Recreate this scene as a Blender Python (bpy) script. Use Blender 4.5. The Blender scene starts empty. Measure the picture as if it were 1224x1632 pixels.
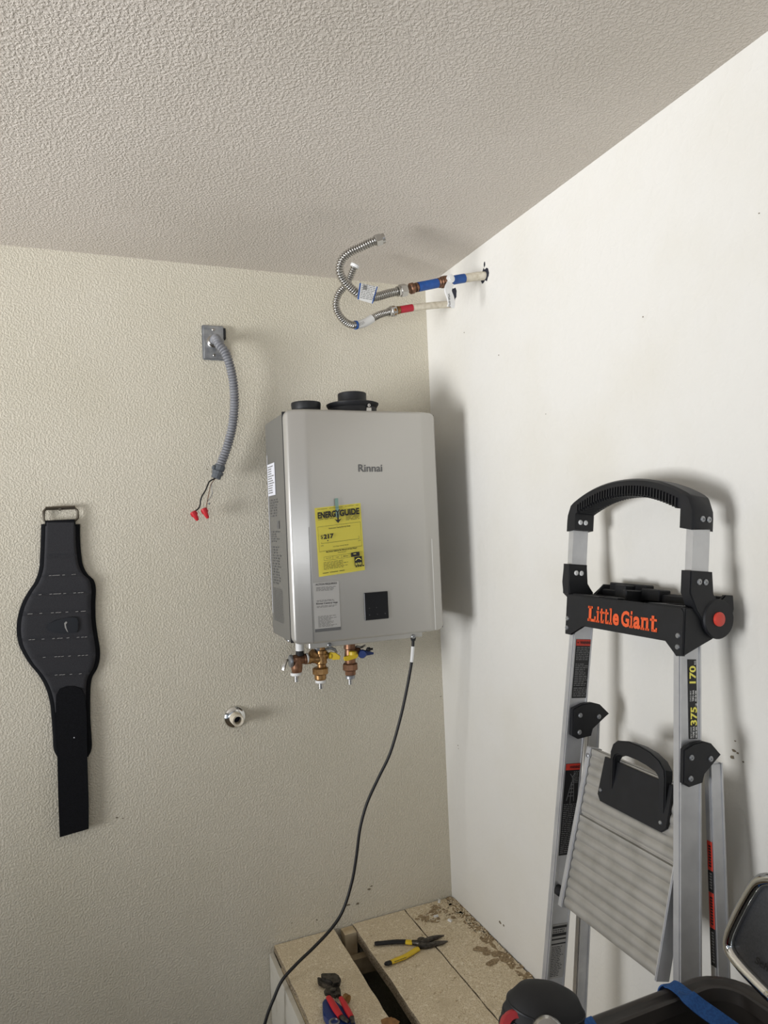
import bpy, bmesh, math, random
from mathutils import Vector, Matrix, noise
random.seed(7)
SC = bpy.context.scene
COL = SC.collection
V = Vector
# ------------------------------------------------------------------ camera
YAW, PITCH, ROLL, FPX = .3955, .0191, -.0425, 1124.2
CAM = V((-1.0978, -2.1732, 1.2714))
H = 2.0893                     # ceiling above platform top (platform top is z = 0)
FLOOR = -.46
def _cam():
    f = V((math.sin(YAW)*math.cos(PITCH), math.cos(YAW)*math.cos(PITCH), math.sin(PITCH)))
    r = V((math.cos(YAW), -math.sin(YAW), 0)); u = r.cross(f)
    c, s = math.cos(ROLL), math.sin(ROLL)
    return c*r+s*u, -s*r+c*u, f
CR, CU, CF = _cam()
cd = bpy.data.cameras.new('camera'); cam = bpy.data.objects.new('camera', cd); COL.objects.link(cam)
cd.sensor_fit = 'VERTICAL'; cd.sensor_height = 36; cd.sensor_width = 27; cd.lens = FPX/1632*36
cd.clip_start = .05
cam.matrix_world = Matrix(((CR.x, CU.x, -CF.x, CAM.x), (CR.y, CU.y, -CF.y, CAM.y), (CR.z, CU.z, -CF.z, CAM.z), (0, 0, 0, 1)))
SC.camera = cam
def on(px, py, ax, val):       # point of a known plane (x, y or z = val) seen at a photo pixel
    d = CR*((px-612)/FPX)+CU*(-(py-816)/FPX)+CF
    return CAM+d*((val-CAM[ax])/d[ax])
# ------------------------------------------------------------------ light
w = bpy.data.worlds.new('world'); SC.world = w; w.use_nodes = True
bg = w.node_tree.nodes['Background']; bg.inputs[0].default_value = (.72, .84, 1, 1); bg.inputs[1].default_value = .5
def area(name, loc, target, sx, sy, power, color, spread=180):
    l = bpy.data.lights.new(name, 'AREA'); l.shape = 'RECTANGLE'; l.size = sx; l.size_y = sy
    l.energy = power; l.color = color; l.spread = math.radians(spread)
    o = bpy.data.objects.new(name, l); COL.objects.link(o); o.location = loc
    o.rotation_euler = (V(target)-V(loc)).to_track_quat('-Z', 'Y').to_euler()
    return o
area('daylight_door', (-4.3, -1.5, .85), (-.3, -.6, 2.25), 1.1, 1.2, 33, (.97, .98, 1), 78)
area('daylight_fill', (-2.6, -5.4, .9), (-.9, -.6, 3.8), 2.6, 1.6, 18, (.96, .97, 1), 66)
vs = SC.view_settings
SC.display_settings.display_device = 'sRGB'
vs.view_transform = 'Standard'; vs.look = 'None'; vs.gamma = 1; vs.use_curve_mapping = False; vs.exposure = 0.0

# ------------------------------------------------------------------ materials
def lin(r, g, b):
    f = lambda c: (c/255/12.92) if c/255 <= .04045 else ((c/255+.055)/1.055)**2.4
    return (f(r), f(g), f(b), 1)
def mat(name, rgb, rough=.5, metal=0, coat=0, spec=.5, noise_c=None, bump=None, emit=None):
    """rgb sRGB 0-255. noise_c=(scale, rgb2, lo, hi[, detail]); bump=(scale, strength, dist[, lo, hi])"""
    m = bpy.data.materials.new(name); m.use_nodes = True
    nt = m.node_tree; b = nt.nodes['Principled BSDF']
    b.inputs['Base Color'].default_value = lin(*rgb)
    b.inputs['Roughness'].default_value = rough; b.inputs['Metallic'].default_value = metal
    b.inputs['Coat Weight'].default_value = coat; b.inputs['Specular IOR Level'].default_value = spec
    tc = None
    def geo():
        nonlocal tc
        if tc is None: tc = nt.nodes.new('ShaderNodeNewGeometry')
        return tc.outputs['Position']
    if noise_c:
        prev = None
        for nc in (noise_c if isinstance(noise_c, list) else [noise_c]):
            n = nt.nodes.new('ShaderNodeTexNoise'); n.inputs['Scale'].default_value = nc[0]
            n.inputs['Detail'].default_value = nc[4] if len(nc) > 4 else 4
            nt.links.new(geo(), n.inputs['Vector'])
            r = nt.nodes.new('ShaderNodeMapRange'); r.inputs[1].default_value = nc[2]; r.inputs[2].default_value = nc[3]
            nt.links.new(n.outputs['Fac'], r.inputs[0])
            mx = nt.nodes.new('ShaderNodeMix'); mx.data_type = 'RGBA'
            nt.links.new(r.outputs[0], mx.inputs[0])
            if prev: nt.links.new(prev, mx.inputs[6])
            else: mx.inputs[6].default_value = lin(*rgb)
            mx.inputs[7].default_value = lin(*nc[1]); prev = mx.outputs[2]
        nt.links.new(prev, b.inputs['Base Color'])
    if bump:
        n = nt.nodes.new('ShaderNodeTexNoise'); n.inputs['Scale'].default_value = bump[0]; n.inputs['Detail'].default_value = 2.5
        n.inputs['Distortion'].default_value = .4
        nt.links.new(geo(), n.inputs['Vector'])
        r = nt.nodes.new('ShaderNodeMapRange'); r.interpolation_type = 'SMOOTHSTEP'
        r.inputs[1].default_value = bump[3] if len(bump) > 3 else .3; r.inputs[2].default_value = bump[4] if len(bump) > 3 else .7
        nt.links.new(n.outputs['Fac'], r.inputs[0])
        bp = nt.nodes.new('ShaderNodeBump'); bp.inputs['Strength'].default_value = bump[1]; bp.inputs['Distance'].default_value = bump[2]
        nt.links.new(r.outputs[0], bp.inputs['Height']); nt.links.new(bp.outputs[0], b.inputs['Normal'])
    return m
M = dict(
 wall_back=mat('cream_wall_paint', (213, 206, 189), .62, noise_c=(2.2, (206, 199, 180), .4, .7), bump=(190, .5, .0028, .38, .66)),
 wall_right=mat('white_wall_paint', (225, 223, 217), .6, noise_c=(3, (221, 218, 209), .45, .7), bump=(45, .25, .0015, .35, .7)),
 ceiling=mat('ceiling_paint', (208, 200, 190), .75, noise_c=(2, (200, 192, 181), .4, .7), bump=(170, .5, .0032, .4, .64)),
 concrete=mat('concrete', (122, 108, 90), .8, noise_c=(14, (98, 86, 70), .35, .7), bump=(60, .4, .003)),
 board=mat('particle_board', (226, 212, 184), .85, noise_c=[(260, (196, 176, 142), .47, .62, 3), (90, (238, 226, 202), .56, .68, 2), (12, (206, 190, 160), .52, .75, 5), (420, (120, 98, 72), .64, .72, 2)], bump=(300, .5, .001)),
 board_edge=mat('particle_board_edge', (188, 172, 146), .9, noise_c=(350, (96, 80, 60), .42, .6), bump=(300, .8, .002)),
 drywall=mat('painted_panel', (214, 210, 198), .7, noise_c=(20, (190, 184, 168), .5, .75)),
 lumber=mat('lumber', (206, 190, 160), .8, noise_c=(30, (180, 160, 126), .4, .7)),
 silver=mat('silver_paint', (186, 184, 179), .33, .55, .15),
 silver_side=mat('silver_side_dark', (128, 127, 123), .45, .4),  # cabinet tone, set darker than the front cover
 dark_gap=mat('dark_gap', (34, 34, 36), .7),
 black=mat('black_plastic', (21, 22, 25), .5, noise_c=(40, (26, 27, 31), .4, .7), spec=.4),
 blackgloss=mat('black_gloss', (14, 15, 20), .3, spec=.35),
 rubber=mat('black_rubber', (24, 24, 26), .7),
 alu=mat('aluminium', (206, 207, 209), .4, .65, noise_c=(18, (190, 191, 194), .4, .7)),
 alu_rib=mat('ribbed_aluminium', (180, 178, 173), .5, .6, noise_c=(22, (164, 162, 156), .4, .7)),
 steel=mat('stainless', (186, 184, 180), .24, 1),
 steel_dull=mat('galvanised', (170, 172, 174), .42, .85, noise_c=(60, (140, 143, 148), .4, .65)),
 chrome=mat('chrome', (225, 225, 222), .05, 1),
 iron=mat('dark_tool_steel', (92, 88, 82), .4, .8, noise_c=(90, (60, 56, 52), .4, .65)),
 brass=mat('bronze_brass', (168, 132, 86), .36, .8, noise_c=(60, (126, 92, 58), .4, .68)),
 bronze=mat('bronze', (146, 108, 82), .42, .7, noise_c=(60, (112, 80, 60), .4, .68)),
 copper=mat('aged_copper', (140, 100, 76), .45, .6, noise_c=(120, (90, 68, 54), .4, .65)),
 yellow=mat('yellow_label', (255, 244, 112), .6),
 yellow_pl=mat('yellow_plastic', (222, 190, 40), .4),
 red=mat('red_plastic', (196, 34, 44), .42),
 darkred=mat('dark_red_plastic', (158, 38, 44), .45),
 redlabel=mat('red_label', (206, 58, 42), .5),
 orange=mat('orange_print', (226, 92, 44), .5),
 button=mat('red_button', (214, 70, 56), .4),
 blue=mat('blue_sleeve', (26, 84, 160), .5, noise_c=(60, (18, 66, 138), .4, .7)),
 bluestrap=mat('blue_webbing', (38, 92, 160), .7, noise_c=(300, (30, 78, 140), .4, .6)),
 blue_pl=mat('blue_plastic', (26, 52, 112), .4),
 redsleeve=mat('red_sleeve', (184, 30, 52), .5),
 white=mat('white_print', (228, 228, 226), .5),
 paper=mat('white_paper', (226, 228, 236), .5),
 insul=mat('white_sleeve', (218, 210, 192), .75, noise_c=(90, (198, 188, 166), .45, .7), bump=(120, .3, .001)),
 ink=mat('ink', (24, 24, 26), .5),
 greyink=mat('grey_ink', (112, 111, 108), .5),
 greylabel=mat('grey_label', (172, 170, 166), .5),
 dullprint=mat('dull_print', (128, 128, 128), .5),
 logo=mat('grey_logo', (96, 96, 96), .4),
 conduit=mat('grey_conduit', (132, 133, 137), .45, noise_c=(50, (116, 117, 122), .4, .7)),
 conduit_d=mat('grey_fitting', (92, 97, 102), .5),
 cord=mat('black_cord', (16, 16, 18), .45),
 strapblack=mat('black_webbing', (11, 12, 15), .9, spec=.2, noise_c=(400, (18, 19, 23), .4, .6)),
 mesh=mat('grey_mesh_fabric', (57, 57, 60), .85, spec=.25, noise_c=(900, (42, 42, 45), .42, .6)),
 stitch=mat('light_stitch', (150, 148, 145), .8),
 gunmetal=mat('gunmetal', (96, 90, 80), .4, .8),
 tape=mat('pale_tape', (120, 150, 140), .4),
 charcoal=mat('charcoal_panel', (66, 67, 70), .42, noise_c=(300, (58, 59, 62), .4, .6)),
 smoke=mat('dark_tray', (48, 50, 50), .3),
 bin=mat('dark_bin_plastic', (64, 60, 57), .33, noise_c=(12, (52, 50, 48), .4, .7)),
 orange_pl=mat('orange_plastic', (232, 138, 40), .4),
 stain=mat('brown_stain', (150, 108, 66), .85, noise_c=(60, (120, 84, 50), .4, .65)),
 dirt=mat('dirt', (168, 148, 116), .95, noise_c=(160, (122, 102, 76), .4, .65)),
 scuff=mat('scuff', (120, 110, 92), .8),
 hole=mat('dark_hole', (30, 32, 44), .9),
)
# ------------------------------------------------------------------ helpers
def put(name, bm, m, parent=None, smooth=False, angle=40, label=None, cat=None, group=None, kind=None):
    me = bpy.data.meshes.new(name)
    bmesh.ops.recalc_face_normals(bm, faces=bm.faces)
    base = V((0, 0, 0))
    if parent is not None:
        r = parent
        while r.parent: r = r.parent
        base = r.location.copy()
    else:
        if kind != 'structure' and len(bm.verts):
            xs = [v.co for v in bm.verts]
            zmin = min(v.z for v in xs); base = V((sum(v.x for v in xs)/len(xs), sum(v.y for v in xs)/len(xs), zmin))
    bmesh.ops.translate(bm, verts=bm.verts, vec=-base)
    bm.to_mesh(me); bm.free()
    for k in (m if isinstance(m, list) else [m]): me.materials.append(M[k])
    if smooth:
        me.polygons.foreach_set('use_smooth', [True]*len(me.polygons))
        me.set_sharp_from_angle(angle=math.radians(angle))
    o = bpy.data.objects.new(name, me); COL.objects.link(o)
    if parent is not None: o.parent = parent
    else: o.location = base
    tag(o, label, cat, group, kind)
    return o
def tag(o, label=None, cat=None, group=None, kind=None):
    if label: o['label'] = label
    if cat: o['category'] = cat
    if group: o['group'] = group
    if kind: o['kind'] = kind
def thing(name, loc, label, cat, group=None):
    o = bpy.data.objects.new(name, None); COL.objects.link(o); o.location = loc; o.empty_display_size = .05
    tag(o, label, cat, group); return o
NB = bmesh.new
def hexa(bm, c, ax, ay, az, bev=0, seg=1):
    """box centre c, half-extent vectors"""
    c, ax, ay, az = V(c), V(ax), V(ay), V(az)
    vs_ = [bm.verts.new(c+ax*i+ay*j+az*k) for i in (-1, 1) for j in (-1, 1) for k in (-1, 1)]
    fs = [bm.faces.new([vs_[i] for i in q]) for q in ((0, 1, 3, 2), (4, 6, 7, 5), (0, 4, 5, 1), (2, 3, 7, 6), (0, 2, 6, 4), (1, 5, 7, 3))]
    if bev:
        es = list({e for f in fs for e in f.edges})
        bmesh.ops.bevel(bm, geom=es, offset=bev, segments=seg, affect='EDGES', clamp_overlap=True)
def box(bm, a, b, bev=0, seg=1):
    a, b = V(a), V(b); c = (a+b)/2; h = (b-a)/2
    hexa(bm, c, (h.x, 0, 0), (0, h.y, 0), (0, 0, h.z), bev, seg)
def prism(bm, pts, off, bev=0, seg=1, mi=0):
    """pts: world points of a planar polygon; off: extrusion vector"""
    a = [bm.verts.new(V(p)) for p in pts]; b = [bm.verts.new(V(p)+V(off)) for p in pts]
    n = len(a); fs = [bm.faces.new(a), bm.faces.new(b[::-1])]
    for i in range(n): fs.append(bm.faces.new((a[i], b[i], b[(i+1) % n], a[(i+1) % n])))
    for f in fs: f.material_index = mi
    if bev:
        es = list({e for f in fs[:2] for e in f.edges})
        bmesh.ops.bevel(bm, geom=es, offset=bev, segments=seg, affect='EDGES', clamp_overlap=True)
def catmull(pts, n):
    pts = [V(p) for p in pts]; out = []
    P = [pts[0]*2-pts[1]]+pts+[pts[-1]*2-pts[-2]]
    for i in range(1, len(P)-2):
        p0, p1, p2, p3 = P[i-1:i+3]
        for k in range(n):
            t = k/n
            out.append(.5*((2*p1)+(p2-p0)*t+(2*p0-5*p1+4*p2-p3)*t*t+(3*p1-p0-3*p2+p3)*t**3))
    out.append(pts[-1]); return out
def resample(path, step):
    out = [path[0]]; acc = 0
    for a, b in zip(path, path[1:]):
        d = (b-a).length
        if d == 0: continue
        pos = 0
        while acc+(d-pos) >= step:
            pos += step-acc; acc = 0; out.append(a.lerp(b, pos/d))
        acc += d-pos
    return out
def sweep(bm, path, rad, seg=12, cap=True, prof=None, up=None):
    """circular or profile sweep. rad number or list"""
    path = [V(p) for p in path]; n = len(path)
    t0 = (path[1]-path[0]).normalized()
    nrm = V(up) if up else (V((0, 0, 1)) if abs(t0.z) < .9 else V((1, 0, 0)))
    nrm = (nrm-t0*nrm.dot(t0)).normalized(); rings = []
    for i, p in enumerate(path):
        t = (path[min(i+1, n-1)]-path[max(i-1, 0)]).normalized()
        nrm = (nrm-t*nrm.dot(t)).normalized(); bn = t.cross(nrm)
        r = rad[i] if isinstance(rad, (list, tuple)) else rad
        if prof: rings.append([bm.verts.new(p+nrm*a*r+bn*b*r) for a, b in prof])
        else: rings.append([bm.verts.new(p+(nrm*math.cos(2*math.pi*k/seg)+bn*math.sin(2*math.pi*k/seg))*r) for k in range(seg)])
    m = len(rings[0])
    for a, b in zip(rings, rings[1:]):
        for k in range(m): bm.faces.new((a[k], a[(k+1) % m], b[(k+1) % m], b[k]))
    if cap: bm.faces.new(rings[0][::-1]); bm.faces.new(rings[-1])
def lathe(bm, origin, axis, prof, seg=24, cap=True):
    """prof list of (r, t) along the axis from origin"""
    o, a = V(origin), V(axis).normalized()
    n = V((0, 0, 1)) if abs(a.z) < .9 else V((1, 0, 0)); n = (n-a*n.dot(a)).normalized(); b = a.cross(n)
    rings = [[bm.verts.new(o+a*t+(n*math.cos(2*math.pi*k/seg)+b*math.sin(2*math.pi*k/seg))*r) for k in range(seg)] for r, t in prof]
    for x, y in zip(rings, rings[1:]):
        for k in range(seg): bm.faces.new((x[k], x[(k+1) % seg], y[(k+1) % seg], y[k]))
    if cap: bm.faces.new(rings[0][::-1]); bm.faces.new(rings[-1])
def screw(bm, p, n, r=.005, t=.003):
    lathe(bm, p, n, [(r, 0), (r, t*.5), (r*.75, t), (r*.4, t), (r*.35, t*.4)], 14)
def text(bm, s, org, right, up, width=None, height=None, off=0, depth=.0004, shear=0, space=1, align='L'):
    """lettering as thin mesh, lower left at org, fitted to width x height"""
    cu = bpy.data.curves.new('t', 'FONT'); cu.body = s; cu.offset = off; cu.resolution_u = 3; cu.space_character = space; cu.shear = shear
    ob = bpy.data.objects.new('t', cu)
    me = bpy.data.meshes.new_from_object(ob)
    vs_ = [v.co.copy() for v in me.vertices]
    if not vs_: return
    x0, x1 = min(v.x for v in vs_), max(v.x for v in vs_); y0, y1 = min(v.y for v in vs_), max(v.y for v in vs_)
    sx = (width/(x1-x0)) if width else None; sy = (height/(y1-y0)) if height else None
    sx = sx or sy; sy = sy or sx
    right, up = V(right).normalized(), V(up).normalized(); n = right.cross(up)
    ox = {'L': 0, 'C': -(x1-x0)*sx/2}[align]
    nv = [bm.verts.new(V(org)+right*((v.x-x0)*sx+ox)+up*(v.y-y0)*sy+n*depth) for v in vs_]
    for p in me.polygons:
        try: bm.faces.new([nv[i] for i in p.vertices])
        except ValueError: pass
    bpy.data.objects.remove(ob); bpy.data.curves.remove(cu); bpy.data.meshes.remove(me)
def lines(bm, org, right, up, wdt, hgt, rows, fill=.55, depth=.0004, ragged=.3, word=.012, seed=1):
    """small illegible print: rows of word-length dashes"""
    rnd = random.Random(seed); right, up = V(right).normalized(), V(up).normalized(); n = right.cross(up)
    for r in range(rows):
        y = hgt*(1-(r+.5)/rows); h = hgt/rows*fill/2; x = 0; end = wdt*(1-ragged*rnd.random())
        while x < end:
            l = min(word*(.4+rnd.random()), end-x)
            q = [V(org)+right*a+up*b+n*depth for a, b in ((x, y-h), (x+l, y-h), (x+l, y+h), (x, y+h))]
            bm.faces.new([bm.verts.new(p) for p in q]); x += l+word*.22
def rect(bm, org, right, up, x0, y0, x1, y1, depth=0, thick=0):
    right, up = V(right).normalized(), V(up).normalized(); n = right.cross(up)
    q = [V(org)+right*a+up*b+n*depth for a, b in ((x0, y0), (x1, y0), (x1, y1), (x0, y1))]
    if thick: prism(bm, q, n*thick)
    else: bm.faces.new([bm.verts.new(p) for p in q])
X, Y, Z = V((1, 0, 0)), V((0, 1, 0)), V((0, 0, 1))

# ================================================================== SETTING
XW, YW = -4.6, -6.0
bm = NB(); box(bm, (XW-.1, 0, FLOOR-.05), (.1, .12, H+.1)); wb = put('wall_back', bm, 'wall_back', kind='structure')
bm = NB(); box(bm, (0, YW-.1, FLOOR-.05), (.12, 0, H+.1)); wr = put('wall_right', bm, 'wall_right', kind='structure')
bm = NB(); box(bm, (XW-.1, YW-.1, H), (.1, .1, H+.12)); ce = put('ceiling', bm, 'ceiling', kind='structure')
bm = NB(); box(bm, (XW-.1, YW-.1, FLOOR-.12), (.1, .1, FLOOR)); put('floor', bm, 'concrete', kind='structure')
# left wall with a wide opening (daylight side), front wall with a second opening
bm = NB()
box(bm, (XW-.12, -1.6, FLOOR), (XW, 0, H)); box(bm, (XW-.12, YW, 1.9), (XW, -1.6, H)); box(bm, (XW-.12, YW, FLOOR), (XW, -5.6, 1.9))
put('wall_left', bm, 'wall_back', kind='structure')
bm = NB()
box(bm, (XW, YW-.12, FLOOR), (-4.2, YW, H)); box(bm, (-.3, YW-.12, FLOOR), (0, YW, H)); box(bm, (-4.2, YW-.12, 1.9), (-.3, YW, H))
put('wall_front', bm, 'wall_back', kind='structure')
def blob(bm, c, a, b, rx, ry, off, n=10, seed=0):
    rnd = random.Random(seed); a, b = V(a), V(b)
    pts = [V(c)+a*(math.cos(2*math.pi*k/n)*rx*(.6+.7*rnd.random()))+b*(math.sin(2*math.pi*k/n)*ry*(.6+.7*rnd.random())) for k in range(n)]
    prism(bm, [p+V(off) for p in pts], V(off)*1.0)
bm = NB()
for i, (x, y, s) in enumerate(((555, 1442, 3), (570, 1440, 3.4), (588, 1417, 3), (592, 1412, 2.4), (505, 1466, 1.6), (465, 1471, 1.2), (330, 748, 1.4), (186, 1303, 2.2), (196, 1304, 1.6), (379, 1165, 1.2), (5, 377, 2.2), (702, 1110, 1.4))):
    if y < 390: continue
    blob(bm, on(x, y, 1, 0), X, Z, s*.0019, s*.001, (0, -.0004, 0), 9, i)
put('scuff_mark', bm, 'scuff', wb, kind='stuff')
bm = NB()
for i, (x, y, s) in enumerate(((795, 566, 1.5), (797, 1470, 4), (803, 1475, 3), (1025, 505, 1.4), (1170, 1196, 3), (1176, 1200, 2), (1168, 1207, 3), (1185, 1214, 1.5), (1172, 1181, 1.4), (1142, 79, 1.2), (1060, 1017, 2), (730, 1188, 1.5), (731, 1193, 1.2), (870, 660, 1), (740, 530, 1.3), (1210, 340, 1))):
    blob(bm, on(x, y, 0, 0), Y, Z, s*.0016, s*.0011, (-.0004, 0, 0), 9, i+40)
put('scuff_mark', bm, 'scuff', wr, kind='stuff')
c = on(773, 439, 0, 0); bm = NB(); blob(bm, c, Y, Z, .022, .022, (-.0005, 0, 0), 16, 3); blob(bm, c+V((0, 0, .032)), Y, Z, .004, .009, (-.0005, 0, 0), 8, 4)
put('pipe_hole', bm, 'hole', wr)
c = on(724, 470, 0, 0); bm = NB(); blob(bm, c, Y, Z, .016, .022, (-.0005, 0, 0), 12, 5); put('pipe_hole', bm, 'hole', wr)

# ---- platform
P0 = thing('water_heater_platform', (-.31, -.39, FLOOR), 'low built platform in the room corner, topped by three tan particle board strips', 'platform')
def rough_board(x0, x1, y0, y1, z0, z1, seed):
    bm = NB(); rnd = random.Random(seed); n = 26
    L_ = [(x0+rnd.uniform(-.0015, .0015), y0+(y1-y0)*i/n) for i in range(n+1)]; R_ = [(x1+rnd.uniform(-.0012, .0012), y0+(y1-y0)*i/n) for i in range(n+1)]
    q = []
    for (a, y), (b, _) in zip(L_, R_): q.append([bm.verts.new((a, y, z1)), bm.verts.new((b, y, z1)), bm.verts.new((b, y, z0)), bm.verts.new((a, y, z0))])
    for s, t in zip(q, q[1:]):
        for k in range(4):
            f = bm.faces.new((s[k], s[(k+1) % 4], t[(k+1) % 4], t[k])); f.material_index = 0 if k == 0 else 1
    bm.faces.new(q[0]).material_index = 1; bm.faces.new(q[-1][::-1]).material_index = 1
    return bm
YF = -.765
put('board', rough_board(-.617, -.426, YF, -.004, -.019, 0, 1), ['board', 'board_edge'], P0)
put('board', rough_board(-.362, -.1815, YF, -.004, -.034, 0, 2), ['board', 'board_edge'], P0)
put('board', rough_board(-.178, -.005, YF, -.004, -.019, .001, 3), ['board', 'board_edge'], P0)
bm = NB(); box(bm, (-.633, YF, FLOOR), (-.62, -.002, -.021)); put('side_panel', bm, 'drywall', P0)
bm = NB(); box(bm, (-.62, YF-.012, FLOOR), (-.005, YF, -.002)); put('front_panel', bm, 'drywall', P0)
bm = NB(); box(bm, (-.402, -.045, -.30), (-.363, -.004, -.004)); put('stud', bm, 'lumber', P0)
bm = NB(); box(bm, (-.62, -.075, -.12), (-.01, -.046, -.07)); put('ledger', bm, 'lumber', P0)
for x in (-.60, -.29, -.03):
    bm = NB(); box(bm, (x-.018, YF+.01, -.11), (x+.018, -.09, -.0345 if x == -.29 else -.0195)); put('joist', bm, 'lumber', P0)
bm = NB(); blob(bm, on(620, 1630, 2, 0)+V((0, 0, .0002)), X, Y, .03, .022, (0, 0, .0002), 16, 8)
put('stain', bm, 'stain', P0)
# dirt along the wall and loose wood chips
bm = NB(); rnd = random.Random(5)
for i in range(46):
    t = rnd.random()**1.2; y = -.02-.62*t; blob(bm, (-.006-rnd.random()*.025, y, .0012+i*.00001), X, Y, .006+.014*rnd.random(), .01+.02*rnd.random(), (0, 0, .000004), 9, i)
for i in range(14):
    a = rnd.random()*.16; blob(bm, (-.02-a, -.03-rnd.random()*.10, .0017+i*.00001), X, Y, .008+.02*rnd.random(), .004+.016*rnd.random(), (0, 0, .000004), 9, i+99)
for i in range(6):
    blob(bm, (-.035-rnd.random()*.04, -.30-rnd.random()*.08, .0019+i*.00001), X, Y, .02, .012, (0, 0, .000004), 9, i+199)
put('dirt_patch', bm, 'dirt', P0, kind='stuff')
bm = NB()
for i in range(420):
    if i < 220: p = V((-.004-abs(rnd.gauss(0, .03)), -.01-abs(rnd.gauss(0, .22)), .002))
    elif i < 330: p = V((-.02-rnd.random()*.15, -.01-rnd.random()*.12, .002))
    else: p = V((-.36+rnd.random()*.35, -.02-rnd.random()*.65, .002))
    p.x = max(min(p.x, -.004), -.355); 
    if not (YF < p.y < -.004) : continue
    s = .0012+.003*rnd.random()**2; a = rnd.random()*3.14; d = V((math.cos(a), math.sin(a), 0))
    hexa(bm, p, d*s*1.6, d.cross(Z)*s*.7, Z*.0009)
put('wood_chips', bm, 'board', label='loose wood chips and crumbs scattered over the board platform', cat='debris', kind='stuff')
bm = NB()
for i, (px, py) in enumerate(((695, 1461), (700, 1437), (717, 1468))):
    p = on(px, py, 2, .002); d = V((math.cos(i), math.sin(i), 0)); hexa(bm, p+V((0, 0, .002)), d*.007, d.cross(Z)*.0035, Z*.0025)
put('plaster_crumbs', bm, 'white', label='few white plaster crumbs in the platform corner', cat='debris', kind='stuff')

# ================================================================== WATER HEATER
HX0, HX1, HZ0, HZ1, HY = -.594, -.124, .953, 1.604, -.292
W0 = thing('water_heater', (-.359, -.02, HZ0), 'silver tankless water heater cabinet mounted on the cream wall', 'water heater')
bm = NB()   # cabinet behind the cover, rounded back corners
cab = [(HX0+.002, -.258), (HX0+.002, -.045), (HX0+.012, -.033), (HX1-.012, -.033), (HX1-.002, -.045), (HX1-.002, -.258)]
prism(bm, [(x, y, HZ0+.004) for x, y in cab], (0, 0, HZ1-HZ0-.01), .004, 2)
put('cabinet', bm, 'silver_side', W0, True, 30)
for z_ in ((HZ0-.03, HZ0+.02), (HZ1-.04, HZ1+.022)):
    bm = NB(); box(bm, (HX0+.05, -.034, z_[0]), (HX1-.05, -.001, z_[1]), .003); put('mounting_bracket', bm, 'steel_dull', W0)
bm = NB(); box(bm, (HX0-.0006, -.262, HZ0+.004), (HX1+.0006, -.256, HZ1-.004)); put('gasket', bm, 'dark_gap', W0)
def cover():
    bm = NB(); prof = []
    def yy(x):
        a = min(x-HX0, HX1-x)
        if a < .012: return -.262-(.018)*math.sin(math.pi/2*min(1, a/.012))**.7 if a > 0 else -.262
        if a < .058: return -.280-.013*((a-.012)/.046)
        return -.293
    xs = [HX0+.012*(1-math.cos(math.pi/2*i/6)) for i in range(7)]+[HX0+.02, HX0+.035, HX0+.050, HX0+.056, HX0+.060, HX0+.07]
    mid = [HX0+.07+(HX1-HX0-.14)*i/8 for i in range(1, 8)]
    xs = xs+mid+[HX0+HX1-x for x in xs[::-1]]
    r = .024; rows = [0, .004, .012, .5, .988, .996, 1]
    cols = []
    for x in xs:
        a = min(x-HX0, HX1-x); inset = r-math.sqrt(max(0, r*r-(r-a)**2)) if a < r else 0
        z0, z1 = HZ0+inset*.9, HZ1-inset*.9; col = []
        for t in rows:
            e = min(t, 1-t)*(z1-z0); k = .006*max(0, 1-e/.007)**2
            col.append(bm.verts.new((x, yy(x)+k, z0+(z1-z0)*t)))
        cols.append(col)
    n = len(rows)
    for a, b in zip(cols, cols[1:]):
        for j in range(n-1): bm.faces.new((a[j], b[j], b[j+1], a[j+1]))
    ring = [c_[0] for c_ in cols]+[v for v in cols[-1][1:]]+[c_[-1] for c_ in cols[::-1][1:]]+[v for v in cols[0][::-1][1:-1]]
    back = [bm.verts.new((v.co.x, -.259, v.co.z)) for v in ring]; m = len(ring)
    for i in range(m):
        j = (i+1) % m
        if (ring[i].co-ring[j].co).length > 1e-7:
            try: bm.faces.new((ring[i], ring[j], back[j], back[i]))
            except ValueError: pass
    bmesh.ops.remove_doubles(bm, verts=bm.verts, dist=1e-6)
    return bm
put('front_cover', cover(), 'silver', W0, True, 50)
# seams of the side trims, top of panel screws, bottom lip
bm = NB()
rect(bm, (HX0+.0535, -.2925, HZ0+.003), X, Z, 0, 0, .0016, .32, .0009)
put('seam', bm, 'greyink', W0)
bm = NB(); rect(bm, (HX1-.0400, -.2925, HZ0+.003), X, Z, 0, 0, .0016, .27, .0004); put('seam', bm, 'white', W0)
bm = NB(); box(bm, (-.545, -.268, .936), (-.195, -.238, HZ0+.006), .002); put('bottom_lip', bm, 'silver', W0)
for px, py in ((525, 1028), (658.5, 1014.5)):
    bm = NB(); screw(bm, on(px, py, 1, -.2685), -Y, .0065, .004); put('screw', bm, 'steel_dull', W0, True)
for x in (-.17, -.205, -.235):
    bm = NB(); screw(bm, (x, -.2, HZ1-.002), Z, .008, .006); put('screw', bm, 'steel_dull', W0, True)
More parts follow.
